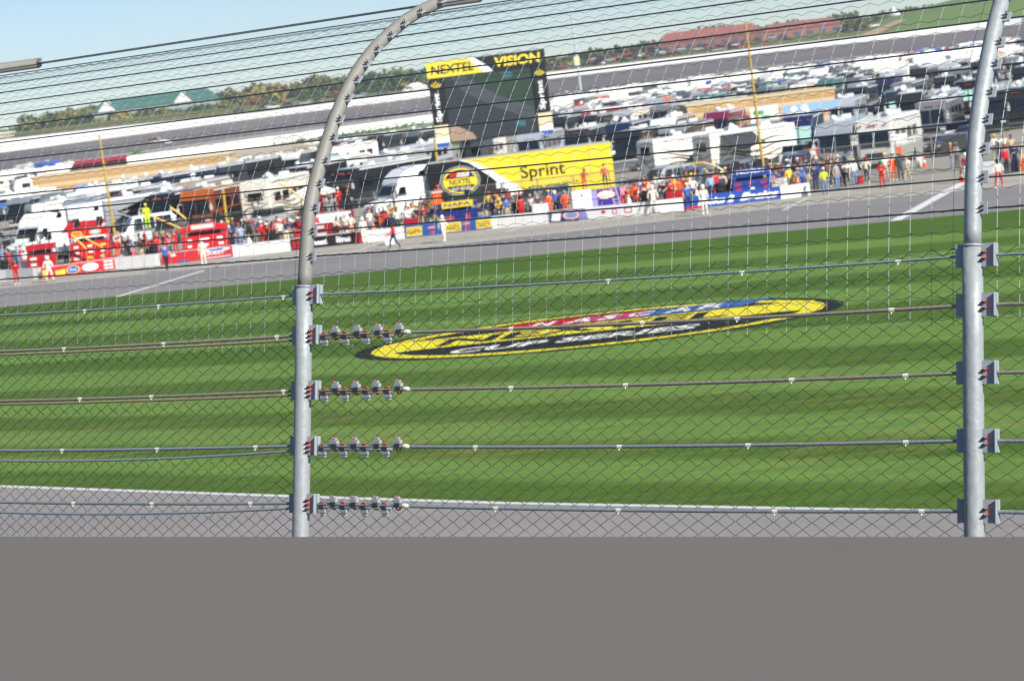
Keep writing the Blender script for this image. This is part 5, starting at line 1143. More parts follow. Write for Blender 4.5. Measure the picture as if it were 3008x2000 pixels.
def fill4(mb):
    for x in (1195, 1310, 1400): poly(mb, [(x, .1), (x + 46, .1), (x + 48, .7), (x + 2, .7)], wf(), 0); add_text(mb, 'NAPA', wf(.04), x + 24, .4, 38, .4, 1, .03)
    for x in (1271, 1373): [disc(mb, x, .62 - .16 * k, 10 - k % 2 * 2, .05, wf(.036), 2, 12) for k in range(4)]; poly(mb, [(x - 11, .5), (x + 10, .52), (x + 10, .56), (x - 11, .53)], wf(.042), 3)
banner(1192, 1453, 'blue banner with three yellow panels below the navy cart', '#1c4f92', fill4, [paint('#e3c23c'), paint('#8b7a3a'), paint('#b8304a'), W_], .02, .86)
def fill5(mb):
    poly(mb, [(1619, .1), (1646, .08), (1652, .66), (1626, .68)], wf(), 0); disc(mb, 1680, .4, 28, .32, wf(.036), 1, 8); disc(mb, 1680, .4, 24, .27, wf(.040), 0, 8); disc(mb, 1680, .4, 20, .22, wf(.044), 2, 8)
banner(1614, 1700, 'dark blue banner with orange edged badge left of the purple and white one', '#2a2f6c', fill5, [W_, paint('#d8582a'), paint('#8c8fc0')])
def fill6(mb):
    poly(mb, [(1700, .02), (1728, .02), (1722, .76), (1700, .76)], wf(), 0); disc(mb, 1774, .4, 7, .12, wf(), 1, 12)
    for x, w_ in ((1800, 14), (1836, 22)): poly(mb, [(x, .2), (x + w_, .2), (x + w_, .55), (x, .55)], wf(), 1); poly(mb, [(x + 3, .27), (x + w_ - 3, .27), (x + w_ - 3, .48), (x + 3, .48)], wf(.04), 2)
    add_text(mb, 'Toyota', wf(), 1774, .16, 24, .08, 1, .02) if 0 else None
banner(1700, 1862, 'white banner with small red marks below the purple and white cart', '#e2e0e4', fill6, [paint('#8a86c4'), R_, W_])
def fill7(mb):
    add_text(mb, 'Basics 2', wf(), 2105, .4, 110, .46, 0, .05, .4); add_text(mb, 'Basics', wf(), 2232, .42, 116, .5, 0, .05, .4)
    poly(mb, [(2012, .02), (2060, .02), (2075, .14), (2012, .2)], wf(), 1)
banner(2010, 2295, 'bright blue banner with slanted white words', '#1b4aa6', fill7, [W_, R_], .02, .82)
# right-hand barriers
for x0, x1, c, n_ in ((2886, 2928, '#e6e6e4', 'white barrier block'), (2936, 2968, '#e6e6e4', 'second white barrier block'), (2972, 2992, '#17181b', 'black barrier block'), (2994, 3040, '#d8642a', 'orange barrier block')):
    a, b = G(x0, 515 - (x0 - 2886) * .09), G(x1, 515 - (x1 - 2886) * .09); mb = MB(); L = (b - a).length
    mb.prism([(0, 0), (L, 0), (L, .2), (L - .02, .8), (.02, .8), (0, .2)], 0, .4); o = mb.build('barrier', paint(c), None, a, atan2(b.y - a.y, b.x - a.x), bevel=.02); tag(o, '%s right of the right fence post' % n_, 'barrier', 'barriers at the far right')
# --- cones, signs, bins
def cone(px, py, label):
    t = thing('traffic_cone', label, 'traffic cone', G(px, py), 0, 'orange traffic cones'); mb = MB(); mb.box((0, 0, .02), (.42, .42, .04)); mb.lathe([(.16, .04), (.03, .85), (.02, .87)], 14); mb.build('body', plain('#e2522a'), t)
    mb = MB(); mb.lathe([(.113, .33), (.086, .53)], 14, 0); mb.build('collar', paint('#e9e6df'), t)
cone(2716, 493, 'orange traffic cone on the open pavement, left of the right fence post'); cone(2825, 536, 'orange traffic cone touching the right fence post'); 
def box_thing(name, px, py, w, d, h, col, label, cat, z=0., bev=.03, top=None):
    mb = MB(); mb.prism([(-w / 2, 0), (w / 2, 0), (w / 2 * .96, h), (-w / 2 * .96, h)], -d / 2, d / 2)
    o = mb.build(name, paint(col), None, G(px, py, 0) + Vector((0, 0, z)), 0, bevel=bev); tag(o, label, cat)
    if top: mb = MB(); mb.box((0, 0, h + .03), (w * 1.04, d * 1.04, .06)); mb.build('lid', paint(top), o, bevel=.01)
    return o
box_thing('tool_box', 2525, 540, .5, .5, .45, '#b01c24', 'dark red tool box on the ground right of the pit wall end', 'tool box', top='#8c1118')
box_thing('storage_bin', 2703, 493, .5, .4, .72, '#d9d7cf', 'pale storage bin beside the orange traffic cone', 'bin', top='#c8c6be')
box_thing('water_cooler', 1146, 718, .6, .5, .55, '#e8e6e2', 'white cooler with orange lid beside the walking crew member', 'cooler', top='#e2622a')
box_thing('drum', 1297, 668, .75, .7, .8, '#e4641f', 'orange and white drum above the yellow cart sign', 'drum', z=1.62, top='#e8e6e2')
def post_sign(px, py, h, w, hh, col, label, txt=None, tc='#17181b', par=None):
    t = thing('post_sign', label, 'sign', G(px, py), 0); mb = MB(); mb.tube([(0, 0, 0), (0, 0, h)], .03, 6); mb.build('post', M_GALV2, t)
    mb = MB(); mb.box((0, -.04, h - hh / 2), (w, .04, hh)); b_ = mb.build('board', paint(col), t, bevel=.01)
    if txt: mb = MB(); add_text(mb, txt, lambda x, z: (x, -.066, z), 0, h - hh / 2, w * .85, hh * .55, 0, .03); mb.build('lettering', paint(tc), b_)
post_sign(2652, 500, 2.5, .95, .62, '#ecebe8', 'plain white board sign over the crew at right'); post_sign(2646, 505, 1.75, .42, .5, '#ea5a22', 'small orange board sign under the white board')
post_sign(2494, 500, 2.6, 1.2, .95, '#a9d3c8', 'pale mint board on a post below the silver motorhome')
post_sign(1481, 640, 2.5, .55, .42, '#dcdce6', 'small pale sign before the trailer badge', )
# --- crew carts
def cart(px, py, w, d, h, col, label, top=None, sign=None, drawers=3, panel=None, cols=2, yaw=0, lip='#b9bcbf'):
    t = thing('crew_cart', label, 'cart', G(px, py), radians(yaw), 'crew carts behind the pit wall'); mb = MB(); mb.box((0, 0, .18 + h * .34), (w, d, h * .68)); b_ = mb.build('cabinet', paint(col), t, bevel=.03)
    for c in range(cols):
        for k in range(drawers):
            cw, ch = w / cols, h * .64 / drawers; x = -w / 2 + cw * (c + .5); z = .2 + ch * (k + .5)
            mb = MB(); mb.box((x, -d / 2 - .008, z), (cw * .92, .02, ch * .88)); dr = mb.build('drawer', paint(col), t, bevel=.008)
            mb = MB(); mb.box((x, -d / 2 - .03, z + ch * .25), (cw * .5, .03, .03)); mb.build('handle', mat('chrome', '#aeb3b8', .2, .9), dr)
            if panel: mb = MB(); mb.box((x + RND.uniform(-.1, .1), -d / 2 - .022, z - .03), (cw * RND.uniform(.25, .5), .01, ch * .4)); mb.build('sticker', paint(RND.choice(panel)), dr)
    z0 = .18 + h * .68
    for q in (-1, 1):
        for e in (-1, 1): mb = MB(); mb.tube([(q * (w / 2 - .05), e * (d / 2 - .05), z0), (q * (w / 2 - .05), e * (d / 2 - .05), z0 + h * .16)], .04, 6); mb.build('upright', paint(col), t)
    mb = MB(); mb.box((0, 0, z0 + h * .25), (w * 1.02, d, h * .2)); up = mb.build('upper_shelf', paint(top or col), t, bevel=.03)
    for q in (-1, 1):
        for y in (-d / 2 + .2, d / 2 - .2): wheel(t, q * (w / 2 - .1), y, .17, .12)
    mb = MB(); mb.box((0, .1, z0 + .12), (w * .7, d * .5, .22)); mb.build('equipment', plain('#34363b'), t, bevel=.04)
    for q in (-.3, .3):
        mb = MB(); mb.box((w * q, .1, z0 + h * .35 + .25), (.45, .45, .08)); mb.box((w * q, .3, z0 + h * .35 + .5), (.45, .06, .5)); mb.tube([(w * q, .1, z0 + h * .35), (w * q, .1, z0 + h * .35 + .22)], .04, 6); mb.build('seat', M_BLACK, t, bevel=.02)
    if sign:
        txt, sc_, tc, sw, sh, sz = sign; mb = MB(); mb.box((0, -d / 2 - .03, sz), (sw, .04, sh)); s_ = mb.build('sign_board', paint(sc_), t, bevel=.01)
        fq = lambda x, z: (x, -d / 2 - .056, z)
        if txt == '': mb = MB(); [poly(mb, [(-sw * .42, sz + e), (sw * .4, sz + e), (sw * .4, sz + e + hh_), (-sw * .42, sz + e + hh_)], fq) for e, hh_ in ((-.17, .03), (-.1, .19), (.13, .03))]; mb.build('pale_stripe', paint(tc), s_)
        elif txt == 'Cup':
            mb = MB(); add_text(mb, 'Cup', fq, .75, sz, .8, .3, 0, .02); mb.build('lettering', paint(tc), s_); mb = MB(); poly(mb, [(-1.2, sz - .24), (-.75, sz - .24), (-.8, sz + .16), (-1.25, sz + .16)], fq); mb.build('red_square', paint('#d8504e'), s_)
        else: mb = MB(); add_text(mb, txt, fq, 0, sz, sw * .86, sh * .55, 0, .03); mb.build('lettering', paint(tc), s_)
    return t, up, d
cy = lambda x, a=14: fw_(x) - a
t, up, d = cart(276, cy(276), 2.7, 1.2, 2.5, '#c40f18', 'large red crew cart with yellow and blue badges under the red canopy', panel=['#e8e4dc', '#e8c83a', '#d9d2c4'], cols=3, drawers=4)
mb = MB(); fn = lambda k: (lambda x, z: (x, -d / 2 - .01 - .004 * k, z)); zt = .18 + 2.5 * .93; zz = 1.55 + .95
disc(mb, .55, zt, .42, .2, fn(1), 1, 24); disc(mb, .55, zt, .36, .16, fn(2), 3, 24); disc(mb, .55, zt, .3, .11, fn(3), 2, 24); disc(mb, -.75, zt, .4, .16, fn(1), 1, 16); disc(mb, -.75, zt, .3, .1, fn(2), 4, 16); add_text(mb, 'Ford', fn(4), .55, zt, .36, .12, 3, 0, .3)
mb.build('badge', [R_, Y_, W_, BL, paint('#e0682a')], up)
cart(132, cy(132), 1.9, 1.1, 1.9, '#b01220', 'dark red crew cart left of the large red one', panel=['#e8e4dc', '#d9b0a8'], cols=2, drawers=3)
cart(610, cy(610), 3.1, 1.2, 1.85, '#cc1420', 'smaller red crew cart with white sign above and white stickers', panel=['#ecebe8', '#f0efec'], cols=3, drawers=3, sign=('', '#c8202a', '#f0dcd6', 1.9, .44, 2.05))
cart(980, cy(980, 22), 3.2, 1.2, 1.6, '#8f141c', 'dark red crew cart carrying a long white sign with black letters', panel=['#c9c4bc'], cols=2, drawers=2, sign=('Cup', '#ecebe8', '#596068', 2.9, .62, 1.5))
cart(1352, cy(1352), 2.6, 1.2, 1.5, '#14266c', 'navy blue crew cart with yellow sign board on top', panel=['#c9b24a', '#b8302c'], cols=2, drawers=1, sign=('NAPA', '#e3c21e', '#1b2d74', 2.1, .42, 1.62))
cart(2208, cy(2208), 2.5, 1.2, 1.45, '#1a3a8c', 'dark blue crew cart with slanted stickers and white lettered sign', panel=['#c8141e', '#ecebe8', '#c8141e'], cols=3, drawers=3, sign=('MICHELIN', '#22408f', '#f2f2f0', 2.05, .42, 1.75))
t = thing('crew_cart', 'tall white and purple crew cart with orange edged badge', 'cart', G(1752, cy(1752)), 0, 'crew carts behind the pit wall'); t.scale = (1, 1, .76)
mb = MB(); mb.box((-.85, 0, 1.15), (1.3, 1.1, 2.1)); mb.build('white_cabinet', W_, t, bevel=.04)
mb = MB(); mb.box((.75, 0, 1.1), (1.9, 1.08, 2.0)); pc = mb.build('purple_cabinet', paint('#3b2f8c'), t, bevel=.04)
mb = MB(); mb.box((-.02, -.55, 1.1), (.36, .02, 1.96)); mb.build('fade_panel', paint('#9d96cf'), t)
mb = MB(); fn = lambda k: (lambda x, z: (x, -.545 - .006 * k, z)); disc(mb, .75, 1.62, .66, .4, fn(1), 0, 8); disc(mb, .75, 1.62, .58, .33, fn(2), 1, 8);  poly(mb, [(.32, 1.5), (1.12, 1.52), (1.18, 1.74), (.38, 1.72)], fn(4), 1)
mb.build('badge', [paint('#e0582a'), W_, paint('#8f86b8')], pc)
mb = MB(); disc(mb, -.85, 1.8, .1, .1, lambda x, z: (x, -.56, z), 0, 10); mb.build('red_mark', R_, t)
for x in (-1.3, 1.5):
    for y in (-.35, .35): wheel(t, x, y, .17, .12)
# ladder leaning right of it
mb = MB(); a0, a1 = G(1822, cy(1822, 8)), AT(1800, 552, G(1822, cy(1822, 8)).y + .3)
for q in (-.18, .18): mb.tube([a0 + Vector((q, 0, 0)), a1 + Vector((q, 0, 0))], .03, 5)
for k in range(8): p = a0.lerp(a1, (k + .5) / 8); mb.tube([p - Vector((.18, 0, 0)), p + Vector((.18, 0, 0))], .02, 5)
tag(mb.build('ladder', paint('#d7c9c4')), 'pale step ladder leaning right of the purple and white cart', 'ladder')
# --- the people
P = person
LST = [ # px, feet row, pose, shirt, trousers, head, headcolour, yaw
 (51, 837, 'leaning', 'red', 'red', 'cap', 'red', .3), (148, 829, 'feet_apart', 'cream', 'cream', 'helmet', 'white', .2), (492, 798, 'walking', 'blue', 'black', 'cap', 'dark grey', .5), (600, 778, 'standing', 'cream', 'cream', 'helmet', 'white', .1),
 (1072, 715, 'standing', 'cream', 'cream', 'helmet', 'white', 0.), (1160, 732, 'walking', 'red', 'navy', 'helmet', 'navy', -1.2), (1307, 712, 'walking', 'cream', 'cream', 'helmet', 'white', .5), (1923, 628, 'feet_apart', 'cream', 'cream', 'helmet', 'white', 0.), (2024, 623, 'feet_apart', 'blue', 'navy', 'cap', 'white', .4), (2072, 632, 'standing', 'cream', 'cream', 'helmet', 'white', .1),
 (2425, 573, 'standing', 'lime yellow', 'jeans blue', 'cap', 'white', 3.0), (2462, 560, 'standing', 'grey', 'jeans blue', 'cap', 'dark grey', .6), (2398, 563, 'standing', 'navy', 'navy', 'cap', 'navy', .3), (2490, 550, 'arms_folded', 'white', 'black', 'cap', 'black', -.4), (2512, 545, 'standing', 'white', 'jeans blue', 'cap', 'yellow', .2), (2548, 540, 'hands_on_hips', 'cream', 'dark grey', 'cap', 'red', 2.6),
 (2594, 553, 'arms_folded', 'red', 'red', 'helmet', 'green', -.3), (2604, 531, 'hands_on_hips', 'white', 'khaki', 'cap', 'yellow', .1), (2628, 532, 'standing', 'orange', 'orange', 'cap', 'black', .2), (2648, 530, 'standing', 'dark grey', 'dark grey', None, '', 0), (2668, 538, 'walking', 'white', 'khaki', 'cap', 'yellow', -.6),
 (2797, 497, 'feet_apart', 'red', 'jeans blue', 'cap', 'yellow', 1.4), (2814, 495, 'standing', 'grey', 'dark grey', 'cap', 'grey', .5), (2842, 535, 'standing', 'dark red', 'white', 'helmet', 'white', .3), (2936, 553, 'feet_apart', 'cream', 'red', 'helmet', 'black', .0), (2958, 512, 'standing', 'red', 'black', 'cap', 'red', .6), (2985, 507, 'arms_folded', 'navy', 'navy', None, '', -.4), (2925, 470, 'standing', 'white', 'khaki', 'cap', 'yellow', .2), (2953, 468, 'arm_raised', 'white', 'grey', 'cap', 'yellow', .1),
 (420, 773, 'standing', 'black', 'khaki', None, '', .9), (385, 775, 'leaning', 'black', 'black', None, '', .8), (438, 770, 'hands_on_hips', 'red', 'black', 'cap', 'red', -.8), (466, 764, 'standing', 'red', 'red', 'helmet', 'red', .5), (502, 760, 'arm_raised', 'pink', 'khaki', 'cap', 'white', -.3), (350, 770, 'standing', 'red', 'orange', 'cap', 'orange', .1), (18, 805, 'leaning', 'light blue', 'khaki', 'cap', 'navy', .7), (78, 800, 'standing', 'white', 'red', 'cap', 'white', .3), (112, 795, 'hands_on_hips', 'red', 'red', 'cap', 'red', .5), (200, 790, 'standing', 'white', 'navy', 'cap', 'white', -.3),
 (712, 733, 'standing', 'light blue', 'jeans blue', None, '', .4), (690, 735, 'leaning', 'navy', 'jeans blue', 'cap', 'blue', -.4), (748, 728, 'leaning', 'black', 'black', 'cap', 'grey', .3), (775, 724, 'standing', 'red', 'dark red', 'hat', 'white', .6), (790, 722, 'leaning', 'red', 'red', 'cap', 'white', .1), (818, 718, 'standing', 'pink', 'khaki', None, '', 0), (828, 721, 'standing', 'cream', 'dark grey', 'cap', 'white', .5), (846, 716, 'standing', 'navy', 'cream', 'cap', 'red', -.2), (870, 712, 'hands_on_hips', 'navy', 'grey', 'cap', 'blue', .2), (885, 711, 'standing', 'red', 'red', 'cap', 'white', -.5),
 (990, 705, 'leaning', 'cream', 'black', None, '', .5), (1012, 702, 'leaning', 'cream', 'dark grey', None, '', -.2), (1036, 700, 'hands_on_hips', 'cream', 'khaki', 'cap', 'black', .4), (1092, 690, 'standing', 'white', 'jeans blue', None, '', .7), (1112, 690, 'leaning', 'dark grey', 'black', 'cap', 'cream', .3), (1136, 690, 'standing', 'red', 'black', 'cap', 'black', .1), (1172, 684, 'standing', 'white', 'dark grey', 'cap', 'dark grey', .1), (1200, 681, 'standing', 'white', 'black', 'cap', 'black', -.1), (1232, 677, 'hands_on_hips', 'black', 'dark red', 'cap', 'yellow', .3), (1250, 675, 'arms_folded', 'dark red', 'khaki', None, '', .2), (1280, 672, 'standing', 'navy', 'khaki', 'cap', 'red', -.5),
 (1430, 660, 'arm_raised', 'navy', 'khaki', None, '', -.5), (1452, 657, 'standing', 'navy', 'dark grey', 'cap', 'brown', -.9), (1470, 655, 'leaning', 'yellow', 'navy', 'cap', 'yellow', .2), (1494, 653, 'standing', 'blue', 'khaki', 'cap', 'navy', .4), (1535, 648, 'standing', 'red', 'red', 'helmet', 'black', .1), (1565, 645, 'hands_on_hips', 'white', 'dark grey', 'cap', 'khaki', -.5), (1585, 643, 'standing', 'dark grey', 'dark red', None, '', .3), (1618, 640, 'standing', 'orange', 'orange', 'cap', 'blue', .3), (1636, 636, 'standing', 'blue', 'navy', 'helmet', 'white', -.2), (1665, 634, 'feet_apart', 'orange', 'orange', 'helmet', 'grey', .1), (1648, 630, 'standing', 'navy', 'navy', 'cap', 'navy', .8),
 (1834, 618, 'standing', 'pink', 'red', 'cap', 'blue', .3), (1852, 616, 'leaning', 'orange', 'orange', 'cap', 'orange', .6), (1873, 614, 'standing', 'orange', 'orange', 'cap', 'red', .2), (1893, 612, 'leaning', 'white', 'dark grey', 'cap', 'purple', -.3), (1908, 598, 'standing', 'tan', 'purple', None, '', .5), (1960, 602, 'leaning', 'dark grey', 'black', 'cap', 'brown', -.7), (1976, 604, 'arms_folded', 'red', 'red', 'cap', 'red', .3), (2000, 600, 'standing', 'orange', 'red', 'cap', 'orange', .2), (2015, 596, 'standing', 'dark red', 'dark red', None, '', -.4), (2040, 598, 'hands_on_hips', 'white', 'black', None, '', .1), (2092, 590, 'standing', 'light blue', 'navy', 'cap', 'grey', .2), (2108, 585, 'feet_apart', 'red', 'red', 'cap', 'dark grey', .2), (2128, 586, 'standing', 'cream', 'grey', 'hat', 'cream', -.2), (2145, 588, 'leaning', 'dark red', 'dark red', 'cap', 'red', .6),
 (2268, 575, 'standing', 'blue', 'khaki', None, '', -.5), (2288, 572, 'leaning', 'purple', 'blue', 'cap', 'purple', .3), (2305, 568, 'standing', 'navy', 'dark grey', 'cap', 'red', 0), (2322, 566, 'standing', 'yellow', 'brown', 'hat', 'white', .3), (2340, 563, 'leaning', 'grey', 'khaki', 'hat', 'tan', .5), (2360, 560, 'standing', 'blue', 'blue', 'cap', 'grey', -.3), (2378, 556, 'standing', 'dark grey', 'khaki', 'cap', 'black', .2), (2352, 552, 'arm_raised', 'navy', 'jeans blue', 'cap', 'dark grey', .9), (2436, 552, 'standing', 'brown', 'dark grey', 'cap', 'brown', .4), (2448, 545, 'standing', 'dark grey', 'black', None, '', -.3), (2476, 548, 'standing', 'navy', 'black', 'cap', 'blue', .5),
]
for a in LST:
    P(a[0], a[1], a[2], a[3], a[4], a[5], a[6] or 'red', a[7])
# denser crowd behind the wall
CW = {0: ['red', 'dark red', 'white', 'light blue', 'grey'], 1: ['black', 'red', 'navy', 'cream', 'dark grey', 'light blue'], 2: ['navy', 'orange', 'white', 'dark grey', 'yellow', 'dark red'], 3: ['navy', 'grey', 'white', 'blue', 'tan', 'dark grey', 'dark red']}
RP = random.Random(11)
for a_, b_, n_, w_ in ((-20, 130, 9, 0), (345, 520, 12, 1), (640, 890, 20, 1), (1085, 1290, 15, 2), (1430, 1620, 14, 2), (1830, 2140, 20, 2), (2262, 2480, 18, 3), (2930, 3010, 3, 3)):
    for i in range(n_):
        x = a_ + (b_ - a_) * (i + RP.random()) / n_; sh = RP.choice(CW[w_]); tr = RP.choice(['black', 'khaki', 'jeans blue', 'dark grey', 'navy', sh, sh]); hd_ = RP.choice(['cap', 'cap', 'cap', None, 'hat'])
        person(x, fw_(x) - RP.uniform(20, 44), RP.choice(['standing', 'arms_folded', 'hands_on_hips', 'leaning', 'standing', 'feet_apart', 'arm_raised']), sh, tr, hd_, RP.choice(['red', 'black', 'white', 'navy', 'yellow', 'grey']), RP.uniform(-1.6, 1.6))
def gear(kind, px, back, lab):
    p = G(px, fw_(px) - back); rz = RP.uniform(-.5, .5)
    if kind == 'tyre_stack':
        t = thing('tyre_stack', lab, 'tyres', p, rz, 'gear behind the pit wall')
        for k in range(4): mb = MB(); mb.lathe([(.2, .0), (.33, .02), (.35, .1), (.35, .2), (.33, .28), (.2, .3)], 18, 0, Matrix.Translation((RP.uniform(-.02, .02), 0, .3 * k))); mb.build('tyre', M_TYRE, t, smooth=True)
    elif kind == 'tool_chest':
        t = thing('tool_chest', lab, 'tool chest', p, rz, 'gear behind the pit wall'); c = RP.choice(['#a8141e', '#26282c', '#d8d6d0', '#1b2f6c']); mb = MB(); mb.box((0, 0, .6), (1.1, .6, .9)); mb.build('chest', paint(c), t, bevel=.03)
        for k in range(3): mb = MB(); mb.box((0, -.31, .35 + .27 * k), (1., .02, .22)); mb.build('drawer', paint(c), t, bevel=.01)
        for q in (-.45, .45): wheel(t, q, 0, .1, .08)
    else:
        t = thing('fuel_can', lab, 'fuel can', p, rz, 'gear behind the pit wall'); mb = MB(); mb.lathe([(.16, 0), (.2, .05), (.2, .6), (.1, .75), (.06, .95), (.05, 1.)], 14); mb.build('can', paint(RP.choice(['#c8141e', '#d9d6cf', '#e2622a'])), t, smooth=True); mb = MB(); mb.tube([(.2, 0, .5), (.32, 0, .5), (.32, 0, .7), (.12, 0, .74)], .015, 5); mb.build('handle', M_RIM, t)
for i, x in enumerate((20, 90, 395, 455, 668, 735, 803, 890, 1100, 1150, 1215, 1470, 1525, 1590, 1850, 1905, 1985, 2050, 2120, 2290, 2345)):
    k = ('tyre_stack', 'tool_chest', 'fuel_can')[i % 3]; gear(k, x, RP.uniform(12, 18), {'tyre_stack': 'stack of four black tyres ', 'tool_chest': 'wheeled tool chest with drawers ', 'fuel_can': 'tall fuel can with side handle '}[k] + locp(x))
# people standing on carts and platforms
def raised(px, py_feet, bpx_dy, *a, **k):
    Y = G(px, hor(px) + bpx_dy).y; z = AT(px, py_feet, Y).z; return person(px, py_feet, *a, z=z, **k)
raised(436, 672, 395, 'standing', 'lime yellow', 'lime yellow', 'cap', 'lime yellow', .2, label='person in bright lime vest suit standing on a platform by the charcoal awning')
raised(1719, 560, 385, 'leaning', 'orange', 'orange', 'cap', 'black', .2, label='left one of two people in orange standing high before the yellow trailer')
raised(1780, 550, 385, 'standing', 'orange', 'black', 'cap', 'black', -.2, label='right one of two people in orange tops standing high before the yellow trailer')
for x, y, s, t_, hc in ((925, 612, 'red', 'dark red', 'red'), (948, 610, 'dark red', 'dark red', 'black'), (975, 606, 'grey', 'grey', 'yellow'), (1000, 600, 'red', 'red', 'white'), (1028, 598, 'black', 'black', 'red')):
    raised(x, y + 22, 396, 'leaning' if x % 2 else 'arms_folded', s, t_, 'cap', hc, RND.uniform(-.6, .6), label='person in %s with %s cap up on the cart with the long white sign' % (s, hc))
raised(1290, 606, 385, 'leaning', 'orange', 'orange', 'cap', 'orange', .2, label='person in orange seated high above the navy cart sign')
for x, s, hc in ((2150, 'navy', 'red'), (2178, 'red', 'blue'), (2205, 'blue', 'grey'), (2232, 'navy', 'navy'), (2270, 'dark grey', 'yellow')):
    raised(x, 550, 410, 'leaning', s, s, 'cap', hc, RND.uniform(-.5, .5), label='person in %s with %s cap up on the dark blue cart' % (s, hc))
def platform(px, dy, z_top_px, w, label):
    g = G(px, hor(px) + dy); zt = AT(px, z_top_px, g.y).z; t = thing('platform', label, 'platform', g); mb = MB(); mb.box((0, 0, zt - .06), (w, 1.1, .1)); mb.build('deck', M_GALV2, t)
    for x in (-w / 2 + .05, w / 2 - .05):
        for y in (-.5, .5): mb = MB(); mb.tube([(x, y, 0), (x, y, zt - .1)], .035, 6); mb.build('leg', M_GALV2, t)
platform(436, 395, 673, 1.3, 'metal platform carrying the person in the lime vest'); platform(1748, 385, 558, 2.6, 'metal platform under the two people in orange')
platform(975, 396, 628, 3.4, 'metal platform above the long white cart sign'); platform(1290, 385, 608, 1.2, 'metal platform above the navy cart'); platform(2208, 410, 551, 3.4, 'metal platform on the dark blue cart')
# --- painted emblem on the grass
gc = (G(1754, 913) + G(1754, 1010)) / 2; gm = (G(2477, 897) + G(1031, 1049)) / 2; gc = (gc + gm) / 2
gA = (G(2477, 897) - G(1031, 1049)) / 2; gB = (G(1754, 911) - G(1754, 1012)) / 2
def gf(k): return lambda a, b: tuple((gc + gA * a + gB * b).xy) + (.016 + .004 * k,)
GP = lambda n, c: mat('turf_paint_' + n, c, .95, 0, .22, 1.8, detail=8, spec=.1)
mb = MB(); RG = random.Random(5); N = 160
poly(mb, [(cos(2 * pi * k / N) * (1 + RG.uniform(-.006, .006)), sin(2 * pi * k / N) * (1 + RG.uniform(-.02, .02))) for k in range(N)], gf(0), 0)
def turf_ring(r0, r1, k, m):
    vs = []
    for i in range(N):
        c, s_ = cos(2 * pi * i / N), sin(2 * pi * i / N); j = RG.uniform(-.012, .012); vs += [gf(k)(c * (r1 + j * .3), s_ * (r1 + j)), gf(k)(c * r0, s_ * (r0 - j))]
    mb.add(vs, [(2 * i, 2 * i + 1, (2 * i + 3) % (2 * N), (2 * i + 2) % (2 * N)) for i in range(N)], m)
turf_ring(.85, .93, 1, 1)
yb = [(-.9, .30), (-.75, .34), (.75, .34), (.9, .30), (.91, -.0), (.86, -.22), (.75, -.16), (-.75, -.16), (-.86, -.22), (-.91, 0)]; poly(mb, yb, gf(2), 1)
add_text(mb, 'NEXTEL', gf(3), -.06, .09, 1.2, .36, 0, .03, .2)
nb = lambda a0, a1, m: poly(mb, [(a0, .40), (a1, .40), (a1 + .06, .74), (a0 + .06, .74)], gf(2), m)
nb(-.42, -.1, 3); nb(-.1, .18, 4); nb(.18, .6, 5)
for i, ch in enumerate('NASCAR'): add_text(mb, ch, gf(3), -.22 + .14 * i, .57, .12, .24, 2, .04, .4)
add_text(mb, 'CUP SERIES', gf(3), -.08, -.47, 1.0, .22, 2, .035, .3)
poly(mb, [(.6, .40), (.78, .74), (.66, .74)], gf(2), 5)
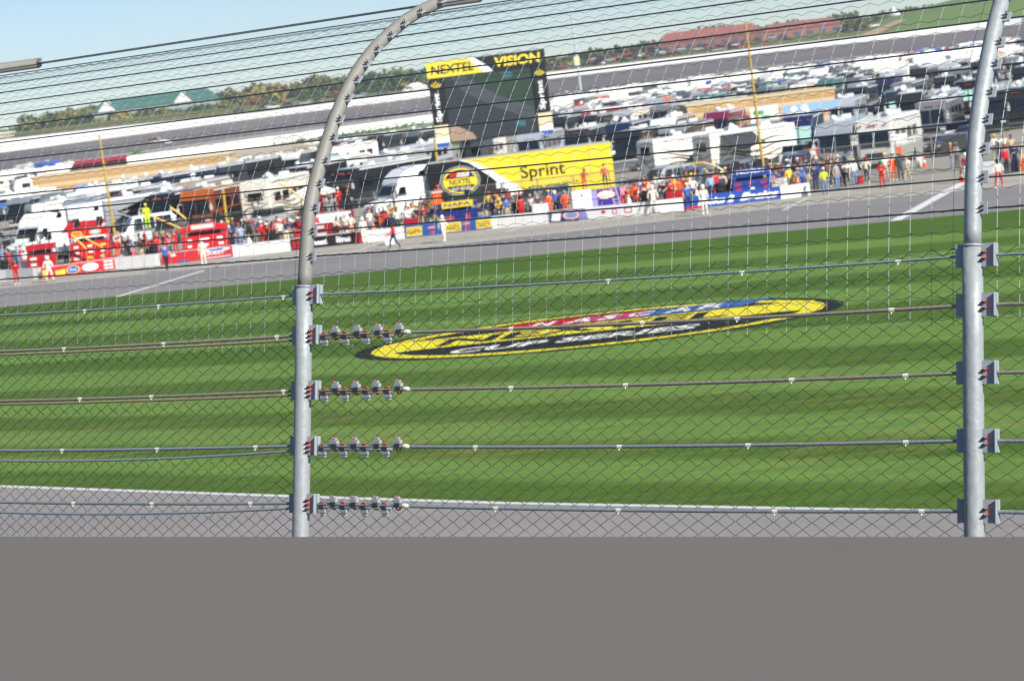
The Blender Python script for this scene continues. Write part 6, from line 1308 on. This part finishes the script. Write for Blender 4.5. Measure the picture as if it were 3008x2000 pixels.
def GP(n, c):
    m = mat('turf_paint_' + n, c, .95, 0, .22, 1.8, detail=8, spec=.1); t_ = m.node_tree; b_ = t_.nodes['Principled BSDF']; src = b_.inputs['Base Color'].links[0].from_socket
    tc_ = t_.nodes.new('ShaderNodeTexCoord'); mp_ = t_.nodes.new('ShaderNodeMapping'); mp_.inputs['Scale'].default_value = (.5, 1.4, 1); q_ = t_.nodes.new('ShaderNodeTexNoise'); q_.inputs['Scale'].default_value = 5; q_.inputs['Detail'].default_value = 8; q_.inputs['Roughness'].default_value = .8
    r_ = t_.nodes.new('ShaderNodeMapRange'); r_.inputs[1].default_value = .52; r_.inputs[2].default_value = .74; r_.inputs[4].default_value = .75; x_ = t_.nodes.new('ShaderNodeMix'); x_.data_type = 'RGBA'; x_.inputs[7].default_value = (.07, .12, .02, 1)
    t_.links.new(tc_.outputs['Object'], mp_.inputs[0]); t_.links.new(mp_.outputs[0], q_.inputs[0]); t_.links.new(q_.outputs['Fac'], r_.inputs[0]); t_.links.new(r_.outputs[0], x_.inputs[0]); t_.links.new(src, x_.inputs[6]); t_.links.new(x_.outputs[2], b_.inputs['Base Color']); return m
tag(mb.build('painted_emblem', [GP('black', '#24282a'), GP('yellow', '#dcd03a'), GP('white', '#dcdcd8'), GP('red', '#b8142c'), GP('crimson', '#b83a64'), GP('blue', '#3a62a4')]), 'large painted oval emblem with yellow band and lettering on the mown grass', 'emblem')
# --- thin autumn haze over the whole place
mb = MB(); mb.box((0, 650, 26), (2900, 1760, 70)); hz = mb.build('haze', plain('#ffffff')); hz['kind'] = 'stuff'
hm = bpy.data.materials.new('haze_air'); hm.use_nodes = True; n_ = hm.node_tree; n_.nodes.remove(n_.nodes['Principled BSDF']); pv = n_.nodes.new('ShaderNodeVolumePrincipled')
pv.inputs['Color'].default_value = (.86, .91, .97, 1); pv.inputs['Density'].default_value = .0002; pv.inputs['Anisotropy'].default_value = .2
n_.links.new(pv.outputs[0], n_.nodes['Material Output'].inputs['Volume']); hz.data.materials.clear(); hz.data.materials.append(hm)
# --- make repeated labels tell the things apart by their place from the left
TOP = [o for o in bpy.data.objects if o.parent is None and 'label' in o.keys() and 'category' in o.keys()]
BY = {}
bpy.context.view_layer.update()
for o in TOP: BY.setdefault(o['label'], []).append(o)
ORD = ['leftmost', 'second', 'third', 'fourth', 'fifth', 'sixth', 'seventh', 'eighth', 'ninth', 'tenth', 'eleventh', 'twelfth', 'thirteenth', 'fourteenth', 'fifteenth', 'sixteenth', 'seventeenth', 'eighteenth', 'nineteenth', 'twentieth']
for lab, os_ in BY.items():
    if len(os_) < 2: continue
    os_.sort(key=lambda o: scr(o.matrix_world.translation)[0])
    for i, o in enumerate(os_):
        if len(os_) == 2: w = ('left', 'right')[i] + ' one of two:'
        elif i == len(os_) - 1: w = 'rightmost'
        elif i < len(ORD): w = ORD[i] + (' from left,' if i else '')
        else: w = '%s from right,' % ORD[len(os_) - 1 - i] if len(os_) - 1 - i < len(ORD) else 'middle'
        o['label'] = w + ' ' + lab
